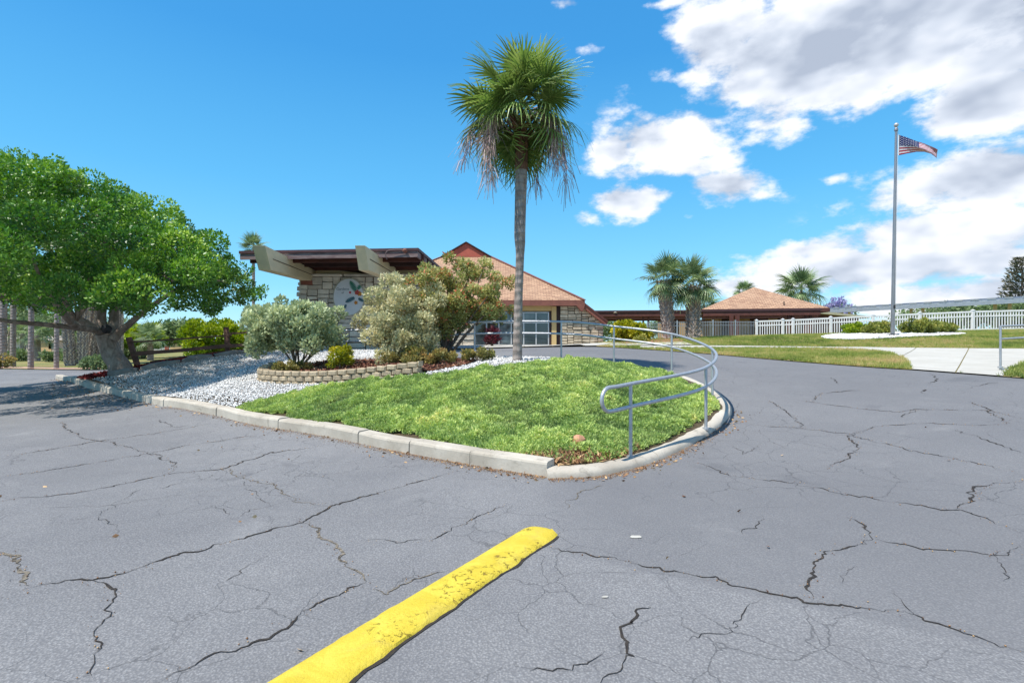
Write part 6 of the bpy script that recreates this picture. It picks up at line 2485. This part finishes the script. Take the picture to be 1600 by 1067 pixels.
def build_gravel():
    rs = np.random.default_rng(33)
    # white gravel of the island: everything that is neither juniper nor shrub bed
    poly = [(-16.5, 20.2), (-13.6, 20.2), (-10.2, 20.6), (-2.4, 20.6), (-2.4, 13.3), (-0.9, 12.6), (1.2, 12.15), (1.2, 11.2), (-0.2, 10.4), (-5.7, 9.8), (-15.6, 18.2)]
    sheet('gravel_bed', [(-15.2, 18.3), (-12.6, 16.3), (-9.6, 13.6), (-6.6, 11.2), (-4.9, 9.95), (-3.9, 10.2), (-2.0, 9.9), (-0.6, 10.1), (0.9, 11.2), (1.2, 12.1), (-0.9, 12.55), (-2.3, 13.2), (-2.5, 20.6), (-10.2, 20.5), (-13.4, 19.6)],
          M['gravel_bed'], 0.10, 0.3)
    n = 130000
    p2 = np.c_[rs.uniform(-15.6, 1.3, n), rs.uniform(9.5, 20.6, n)]
    jx = (vnoise(p2, 2.2, 1) - 0.5) * 0.3
    keep = in_poly(p2, isl) & in_poly(p2, poly) & ~in_poly(p2 + np.c_[jx, jx], jun_poly) & ~in_poly(p2, bed_core)
    # thin where the view is grazing or blocked
    keep &= (rs.random(n) < np.clip(1.6 - p2[:, 1] / 14.0, 0.25, 1))
    # red mulch strip and tree foot
    lx = p2[:, 0] + 13.0
    keep &= ~((p2[:, 1] > 16.5 + 0.62 * lx) & (p2[:, 0] < -9.5))
    keep &= kerb_dist(p2) > 0.2
    p2 = p2[keep]
    m = len(p2)
    pos = np.c_[p2, Hn(p2) + 0.108 + 0.018 * rs.random(m)]
    sc = np.stack([0.028 + 0.038 * rs.random(m), 0.024 + 0.03 * rs.random(m), 0.024 + 0.02 * rs.random(m)], 1)
    o = scatter('white_gravel', ROCK_V, ROCK_F, pos, rand_rot(m, rs, (0, 1, 0.0), 1.5), sc, np.clip(0.05 + 0.85 * rs.random(m) ** 0.8 + 0.3 * (vnoise(p2, 1.2, 31) - 0.5), 0, 1), M['gravel'])
    stuff(o, 'white gravel spread over the slope and round the palm', 'gravel')
    # flagpole bed
    th = np.linspace(0, 2 * np.pi, 28, endpoint=False)
    fb = [(17.3 + 3.6 * math.cos(a), 23.2 + 1.7 * math.sin(a) + 0.22 * 3.6 * math.cos(a)) for a in th]
    sheet('flag_gravel_bed', fb, M['gravel_bed'], 0.04, 0.4)
    n = 15000
    q = np.c_[rs.uniform(13.5, 21.2, n), rs.uniform(20.5, 26.2, n)]
    q = q[in_poly(q, fb)]
    pos = np.c_[q, Hn(q) + 0.05 + 0.015 * rs.random(len(q))]
    sc = np.stack([0.05 + 0.05 * rs.random(len(q))] * 3, 1)
    o = scatter('flag_gravel', ROCK_V, ROCK_F, pos, rand_rot(len(q), rs), sc, np.clip(0.2 + 0.8 * rs.random(len(q)), 0, 1), M['gravel'])
    stuff(o, 'white gravel in the bed round the flagpole', 'gravel')
    return fb


flag_bed = build_gravel()


def build_mulch():
    rs = np.random.default_rng(41)
    n = 9000
    q = np.c_[rs.uniform(-6.2, -0.6, n), rs.uniform(10.0, 13.8, n)]
    q = q[in_poly(q, inner)]
    pos = np.c_[q, bed_z(q) + 0.01 + 0.025 * rs.random(len(q))]
    o = scatter('mulch_chips', [(-0.5, 0, 0), (0.5, 0, 0.1), (0.4, 0.35, 0), (-0.4, 0.3, 0.15)], LEAF_F, pos, rand_rot(len(q), rs, (0.3, 0.3, 0.6), 1.2), 0.04 + 0.06 * rs.random(len(q)), rs.random(len(q)), M['mulch_chip'])
    stuff(o, 'brown bark mulch in the shrub bed behind the block wall', 'mulch')
    # fallen leaves: under the tree, along the kerbs, a few on the pavement
    pts = []
    for _ in range(900):
        x = rs.uniform(-15, -8)
        pts.append((x, 5.94 + 0.717 * (-x - 0.26) + rs.normal() * 0.9 + 1.0))
    for _ in range(240):
        k = rs.integers(0, len(kerb_line) - 1)
        f = rs.random()
        a, b = kerb_line[k], kerb_line[k + 1]
        pts.append((a.x + (b.x - a.x) * f + rs.normal() * 0.05, a.y + (b.y - a.y) * f - abs(rs.normal()) * 0.16 - 0.02))
    cf = curve_full[2:30]
    for _ in range(120):
        p = cf[rs.integers(0, len(cf))]
        pts.append((p.x + abs(rs.normal()) * 0.12 + rs.normal() * 0.05, p.y - abs(rs.normal()) * 0.10))
    for _ in range(36):
        pts.append((rs.uniform(-7, 6), rs.uniform(2.5, 8)))
    q = np.array(pts)
    on_isl = in_poly(q, isl)
    z = Hn(q) + np.where(on_isl, 0.13, 0.012)
    o = scatter('fallen_leaves', LEAF_V, LEAF_F, np.c_[q, z], rand_rot(len(q), rs, np.c_[rs.normal(size=(len(q), 2)), 0.1 * np.ones(len(q))], 0.2), 0.03 + 0.03 * rs.random(len(q)), rs.random(len(q)), M['leaf_litter'])
    stuff(o, 'scattered dry leaves along the kerb and under the tree', 'leaves')


build_mulch()


def build_grit():
    rs = np.random.default_rng(61)
    pts = []
    for seq, n in ((kerb_line[:7], 5200), (curve_full[:26], 2600)):
        seg = [(Vector((a.x, a.y)), Vector((b.x, b.y))) for a, b in zip(seq[:-1], seq[1:])]
        for _ in range(n):
            a, b = seg[rs.integers(0, len(seg))]
            d = (b - a).normalized()
            nrm = Vector((-d.y, d.x)) if seq is not curve_full[:26] and d.x < 0 else Vector((d.y, -d.x))
            q = a.lerp(b, rs.random()) + nrm * (0.004 + abs(rs.normal()) * 0.06)
            pts.append((q.x, q.y))
    for pl, w, pale in CRACKS[:26]:
        h_ = [hit(a, b) for a, b in pl]
        for a, b in zip(h_[:-1], h_[1:]):
            L = (b - a).length
            for _ in range(int(L * 26)):
                q = a.lerp(b, rs.random())
                pts.append((q.x + rs.normal() * 0.03, q.y + rs.normal() * 0.03))
    q = np.array(pts)
    q = q[~in_poly(q, isl)]
    o = scatter('loose_grit', ROCK_V, ROCK_F, np.c_[q, Hn(q) + 0.006], rand_rot(len(q), rs), 0.005 + 0.009 * rs.random(len(q)) ** 2, rs.random(len(q)), M['leaf_litter'])
    stuff(o, 'loose tan grit gathered along the kerb and in the pavement cracks', 'grit')


build_grit()


def build_grass():
    rs = np.random.default_rng(51)
    V, Fc = [], []
    for k in range(6):
        a = k * 1.05 + 0.3
        d = np.array([math.cos(a), math.sin(a)])
        s = np.array([-d[1], d[0]]) * 0.09
        o = d * 0.12
        b = len(V)
        lean = 0.35 + 0.3 * ((k * 7) % 5) / 5
        # growth axis is y in the template
        V.extend([(o[0] - s[0], 0, o[1] - s[1]), (o[0] + s[0], 0, o[1] + s[1]), (o[0] + d[0] * lean, 0.8 + 0.2 * (k % 2), o[1] + d[1] * lean)])
        Fc.append((b, b + 1, b + 2))
    n = 150000
    x = rs.uniform(3.4, 34, n)
    y = rs.uniform(9.0, 34, n)
    p2 = np.c_[x, y]
    keep = in_poly(p2, lawn_poly) & ~in_poly(p2 + rs.normal(size=(n, 2)) * 0.03, walk_poly) & ~in_poly(p2, flag_bed)
    keep &= (rs.random(n) < np.clip(1.5 - y / 30.0, 0.3, 1)) & (x / y < 1.12)
    p2 = p2[keep]
    m = len(p2)
    dry = vnoise(p2, 0.5, 4) * 0.45 + vnoise(p2, 1.7, 5) * 0.35 + vnoise(p2, 6, 6) * 0.2
    near = in_poly(p2, [(p.x, p.y) for p in r_edge] + [(p.x, p.y) for p in reversed(wf)])
    tn = np.clip(dry * 1.5 - 0.32 + 0.16 * near + 0.4 * (rs.random(m) - 0.4), 0, 1)
    pos = np.c_[p2, Hn(p2) + 0.018]
    o = scatter('grass', V, Fc, pos, rand_rot(m, rs, (0, 0, 1.0), 0.12), 0.055 + 0.05 * rs.random(m), tn, M['grass'])
    stuff(o, 'short patchy green and tan grass of the lawn on the right', 'grass')


build_grass()


# ------------------------------------------------------------------ small things
def build_small():
    p = hit(905, 690, 0.17)
    rs = random.Random(2)
    m = MB()
    n = 7
    pts = [Vector((p.x, p.y + 0.03, p.z - 0.10)), Vector((p.x, p.y + 0.01, p.z - 0.02)), Vector((p.x, p.y - 0.02, p.z + 0.05)), Vector((p.x, p.y - 0.03, p.z + 0.085))]
    m.tube(pts, [0.05, 0.085, 0.075, 0.02], 10)
    m.v = [(x + rs.uniform(-0.008, 0.008), y + rs.uniform(-0.008, 0.008), z + rs.uniform(-0.008, 0.008)) for x, y, z in m.v]
    o = m.build('orange_rock', M['mushroom'], None, smooth=True)
    tag(o, 'small orange tan stone lying in the juniper near the handrail end', 'stone')
    # pale chips on the pavement
    for px, py, w, lab in ((992, 840, 0.045, 'larger white paint splash on the pavement right of the yellow berm'), (945, 936, 0.018, 'small white chip on the pavement below the long crack')):
        q = hit(px, py)
        m = MB()
        vs = []
        for k in range(9):
            a = 2 * math.pi * k / 9
            r_ = w * rs.uniform(0.5, 1.0)
            x, y = q.x + r_ * math.cos(a) * 1.4, q.y + r_ * math.sin(a) * 0.8
            vs.append((x, y, H(x, y) + 0.005))
        m.prism(vs, (0, 0, 0.002))
        o = m.build('pavement_chip', M['walk'], None)
        tag(o, lab, 'chip')


build_small()


# ================================================================== FAR BACKGROUND
def far_tree(name, label, px, py_top, py_base, Y, rx, seed, mat='leaf_far', n=3200, leaf=0.34, ry=None, group='trees beyond the lawn', trunk=True, low=-0.6):
    top = P(px, py_top, Y)
    z0 = H(top.x, Y)
    zt = top.z
    base = Vector((top.x, Y, z0))
    cr = max(0.6, (zt - z0) * 0.36)
    cz = zt - cr
    t = thing(name, label, 'tree', base, group)
    m = MB()
    limb(m, [base - Vector((0, 0, 0.1)), base.lerp(Vector((top.x, Y, cz)), 0.5), Vector((top.x, Y, cz))], 0.05 * (zt - z0) * 0.6, 0.05, 7)
    r = random.Random(seed)
    for k in range(4):
        s = base.lerp(Vector((top.x, Y, cz)), 0.55 + 0.1 * k)
        limb(m, [s, s + Vector((r.uniform(-0.5, 0.5) * rx, r.uniform(-0.5, 0.5) * rx, cr * 0.3)), s + Vector((r.uniform(-0.8, 0.8) * rx, r.uniform(-0.8, 0.8) * rx, cr * 0.7))], 0.06, 0.02, 5)
    m.build('trunk', M['bark_tree'], t, smooth=True)
    cl = blob(top.x, Y, cz, rx, rx * 0.8, cr, 34, rx * 0.26, seed, low, 0.25)
    pos, rot, sc, tn = leaves_in(cl, n, leaf, np.random.default_rng(seed), 0.4, 0.5, 0.4)
    scatter('crown', LEAF_V, LEAF_F, pos, rot, sc, tn, M[mat], t)


far_tree('background_tree', 'grey green tree behind the left end of the yellow hedge bush', 288, 508, 545, 48, 2.4, 61)
far_tree('background_tree', 'pale yellow green tree right of the leaning trunk', 222, 512, 545, 44, 1.7, 62, 'leaf_hedge')
far_tree('background_tree', 'dense green tree at far left under the big tree crown', 14, 470, 545, 62, 4.2, 63)
far_tree('background_tree', 'green tree between the first two palm trunks at far left', 62, 488, 545, 70, 4.4, 64)
far_tree('background_tree', 'pale tree behind the rough palm trunks at left', 118, 495, 545, 78, 4.6, 65)
far_tree('background_tree', 'green tree directly behind the leaning trunk', 168, 500, 545, 72, 3.6, 66)
far_tree('background_tree', 'tall tree beyond the left frame edge seen under the branches', -60, 465, 545, 66, 5.0, 67)
far_tree('background_tree', 'low grey tree right of the hedge bush toward the stone wall', 400, 520, 545, 70, 3.4, 68)
far_tree('background_tree', 'low dark tree under the covered walkway roof', 962, 503, 535, 78, 3.2, 69)
far_tree('background_tree', 'low green tree seen past the post of the covered walkway', 1020, 506, 533, 82, 3.4, 70)
for i, (px, top, Y, rx, lab) in enumerate(((1300, 478, 74, 2.6, 'green tree at the far end of the long carport'), (1448, 483, 64, 3.8, 'low green tree under the carport roof right of the flagpole'),
                                          (1500, 481, 60, 3.2, 'bushy green tree under the middle of the carport'), (1560, 478, 58, 3.4, 'green tree under the right part of the carport'), (1640, 470, 56, 4.0, 'green tree at the right frame edge behind the carport'))):
    far_tree('background_tree', lab, px, top, 530, Y, rx, 80 + i, group='trees behind the carport')
far_tree('jacaranda', 'small violet flowered tree beside the large fan palm', 1307, 468, 530, 60, 1.5, 90, 'leaf_violet', 900, 0.3, group=None)


def far_hedge_line():
    """dense far woods that close the view on the horizon"""
    rs = np.random.default_rng(71)
    cl = []
    for k in range(240):
        az = rs.uniform(-1.0, 1.0)
        d = rs.uniform(150, 190)
        x, y = d * math.sin(az), d * math.cos(az)
        z = H(x, min(y, 159))
        if -0.72 < az < 0.02:
            hh = rs.uniform(1.2, 3.0)
        else:
            hh = rs.uniform(2.5, 5.5)
        cl.append((x, y, z + hh * 0.45, hh * 0.9))
    pos, rot, sc, tn = leaves_in(cl, 16000, 1.0, rs, 0.5, 0.5, 0.4, 0.7)
    o = scatter('far_woods', LEAF_V, LEAF_F, pos, rot, sc, tn, M['leaf_far'])
    stuff(o, 'distant line of woods along the horizon', 'woods')


far_hedge_line()


# Norfolk pine at the right edge
def build_norfolk():
    Y = 58
    top = P(1597, 401, Y)
    z0 = H(top.x, Y)
    t = thing('norfolk_pine', 'tall dark conical pine with tiered branches at the right edge', 'tree', (top.x, Y, z0))
    MB().tube([(top.x, Y, z0 - 0.2), (top.x, Y, top.z)], [0.22, 0.03], 8).build('trunk', M['bark_tree'], t, smooth=True)
    rs = np.random.default_rng(91)
    pos, g = [], []
    Ht = top.z - z0
    m = MB()
    for k in range(26):
        f = k / 26
        z = z0 + Ht * (0.12 + 0.87 * f)
        L = (0.4 + 2.4 * (1 - f) ** 0.7)
        for j in range(7):
            a = 2 * math.pi * j / 7 + k * 0.5
            d = Vector((math.cos(a), math.sin(a), 0.22))
            l2 = L * rs.uniform(0.75, 1.05)
            m.tube([(top.x, Y, z), tuple(Vector((top.x, Y, z)) + d * l2)], [0.03, 0.012], 4)
            for q in range(int(26 * l2 / 2) + 6):
                u = l2 * (0.25 + 0.75 * rs.random())
                p = Vector((top.x, Y, z)) + d * u
                pos.append((p.x + rs.normal() * 0.12, p.y + rs.normal() * 0.12, p.z + rs.normal() * 0.06 + 0.05))
                g.append((d.x, d.y, 0.7))
    m.build('branches', M['bark_tree'], t)
    pos = np.array(pos)
    n = len(pos)
    scatter('foliage', NARROW_V, LEAF_F, pos, rand_rot(n, rs, np.array(g), 0.4), 0.28 + 0.2 * rs.random(n), rs.random(n), M['leaf_pine'], t)


build_norfolk()

# trunks on the left lawn
for i, (px, w, Y, lab) in enumerate(((4, 12, 31, 'leftmost pale palm trunk at the frame edge'), (20, 9, 33, 'second slim palm trunk from the left frame edge'), (48, 9, 28.5, 'third palm trunk from the left on the lawn edge'),
                                     (88, 8, 28.2, 'slim palm trunk left of the rough trunk cluster'))):
    x = (px - 800) / 800 * Y
    z0 = H(x, Y) - 0.05
    top = Vector((x + 0.1, Y, 8.0 + 0.4 * i))
    booted_palm('lawn_palm', lab, (x, Y, z0), top, w / 1950 * Y, w / 2100 * Y, 14, 0.7, 100 + i, 'palms on the left lawn', boots=False, mat='frond')
for i, (px, w, Y, lean, lab) in enumerate(((110, 15, 33, -0.5, 'left trunk of the rough palm cluster on the lawn'), (128, 14, 33.4, 0.3, 'middle trunk of the rough palm cluster on the lawn'), (138, 13, 34.5, 0.9, 'right trunk of the rough palm cluster on the lawn'), (158, 16, 35, -0.3, 'rough palm trunk just left of the leaning tree trunk'),
                                           (185, 12, 36, 0.1, 'tall pale palm trunk just behind the leaning tree trunk'))):
    x = (px - 800) / 800 * Y
    z0 = H(x, Y) - 0.05
    top = Vector((x + lean, Y, 7.0 + 0.3 * i))
    booted_palm('date_palm', lab, (x, Y, z0), top, w / 1900 * Y, w / 2100 * Y, 16, 0.7, 120 + i, 'rough trunked palms on the left lawn', mat='frond')
for i, (px, py, Y, lab) in enumerate(((36, 520, 46, 'small bright fan palm far behind the third palm trunk'), (58, 524, 42, 'low young palm left of the slim palm trunk'), (235, 530, 40, 'small palm behind the leaning fence post'))):
    top = P(px, py, Y)
    booted_palm('young_palm', lab, (top.x, Y, H(top.x, Y) - 0.03), top, 0.22, 0.2, 18, 0.75, 140 + i, 'young palms on the left lawn', boots=False)
# low bush at the trunk foot and flowering bush at the left edge
p = P(150, 567, 27.5)
shrub('lawn_bush', 'low olive green bush left of the tree trunk on the verge', 'bush', (p.x, 27.5, H(p.x, 27.5)), blob(p.x, 27.5, H(p.x, 27.5) + 0.35, 0.75, 0.5, 0.3, 20, 0.2, 150), 1800, 0.12, 'leaf_far', stems=5, seed=150)
p = P(4, 567, 29)
shrub('red_bush', 'low reddish bush at the left frame edge', 'bush', (p.x, 29, H(p.x, 29)), blob(p.x, 29, H(p.x, 29) + 0.35, 0.6, 0.5, 0.3, 16, 0.2, 151), 1200, 0.13, 'leaf_orange', stems=5, seed=151)
for k, (px, Y, sx, lab) in enumerate(((100, 40, 1.6, 'low hedge bush behind the rough palm cluster'), (15, 42, 2.0, 'low dark hedge bush at far left behind the trunks'), (205, 44, 1.8, 'low hedge bush right of the leaning tree trunk'))):
    x = (px - 800) / 800 * Y
    shrub('far_bush', lab, 'bush', (x, Y, H(x, Y)), blob(x, Y, H(x, Y) + 0.4, sx, 0.7, 0.4, 24, 0.3, 160 + k), 1500, 0.2, 'leaf_far', 'low bushes across the left lawn', stems=4, seed=160 + k)


def house(label, px0, px1, Y, wall, seed, hw=2.6, roof_h=1.5):
    x0, x1 = (px0 - 800) / 800 * Y, (px1 - 800) / 800 * Y
    z0 = min(H(x0, Y), H(x1, Y)) - 0.1
    t = thing('house', label, 'house', ((x0 + x1) / 2, Y, z0), 'houses beyond the left lawn')
    MB().box(x0, x1, Y, Y + 8, z0 - 0.3, z0 + hw).build('wall', M[wall], t)
    e = 0.5
    c = [Vector((x0 - e, Y - e, z0 + hw + 0.01)), Vector((x1 + e, Y - e, z0 + hw + 0.01)), Vector((x1 + e, Y + 8 + e, z0 + hw + 0.01)), Vector((x0 - e, Y + 8 + e, z0 + hw + 0.01))]
    ra, rb = Vector((x0 + 3, Y + 4, z0 + hw + roof_h)), Vector((x1 - 3, Y + 4, z0 + hw + roof_h))
    MB().add(c + [ra, rb], [(0, 1, 5, 4), (1, 2, 5), (2, 3, 4, 5), (3, 0, 4), (3, 2, 1, 0)]).build('roof', M['house_roof'], t)
    w = x1 - x0
    for f, ww, zz0, zz1, mt, nm in ((0.16, 1.4, 0.9, 2.0, 'glass', 'window'), (0.36, 1.0, 0.05, 2.1, 'house_door', 'door'), (0.55, 3.0, 0.1, 2.1, 'beige', 'garage_door'), (0.82, 1.6, 0.9, 2.0, 'glass', 'window')):
        c_ = x0 + w * f
        MB().box(c_ - ww / 2, c_ + ww / 2, Y - 0.06, Y - 0.005, z0 + zz0, z0 + zz1).build(nm, M[mt], t)


house('white house with red door beyond the leaning fence', 232, 312, 120, 'house_wall', 1)
house('pale house with tan roof left of the leaning trunk far away', 40, 92, 100, 'house_pink', 2)
house('small white house far behind the rough palm trunks', 110, 160, 130, 'house_wall', 3)
house('white house at the far left edge behind the palm trunks', -40, 25, 105, 'house_wall', 4)
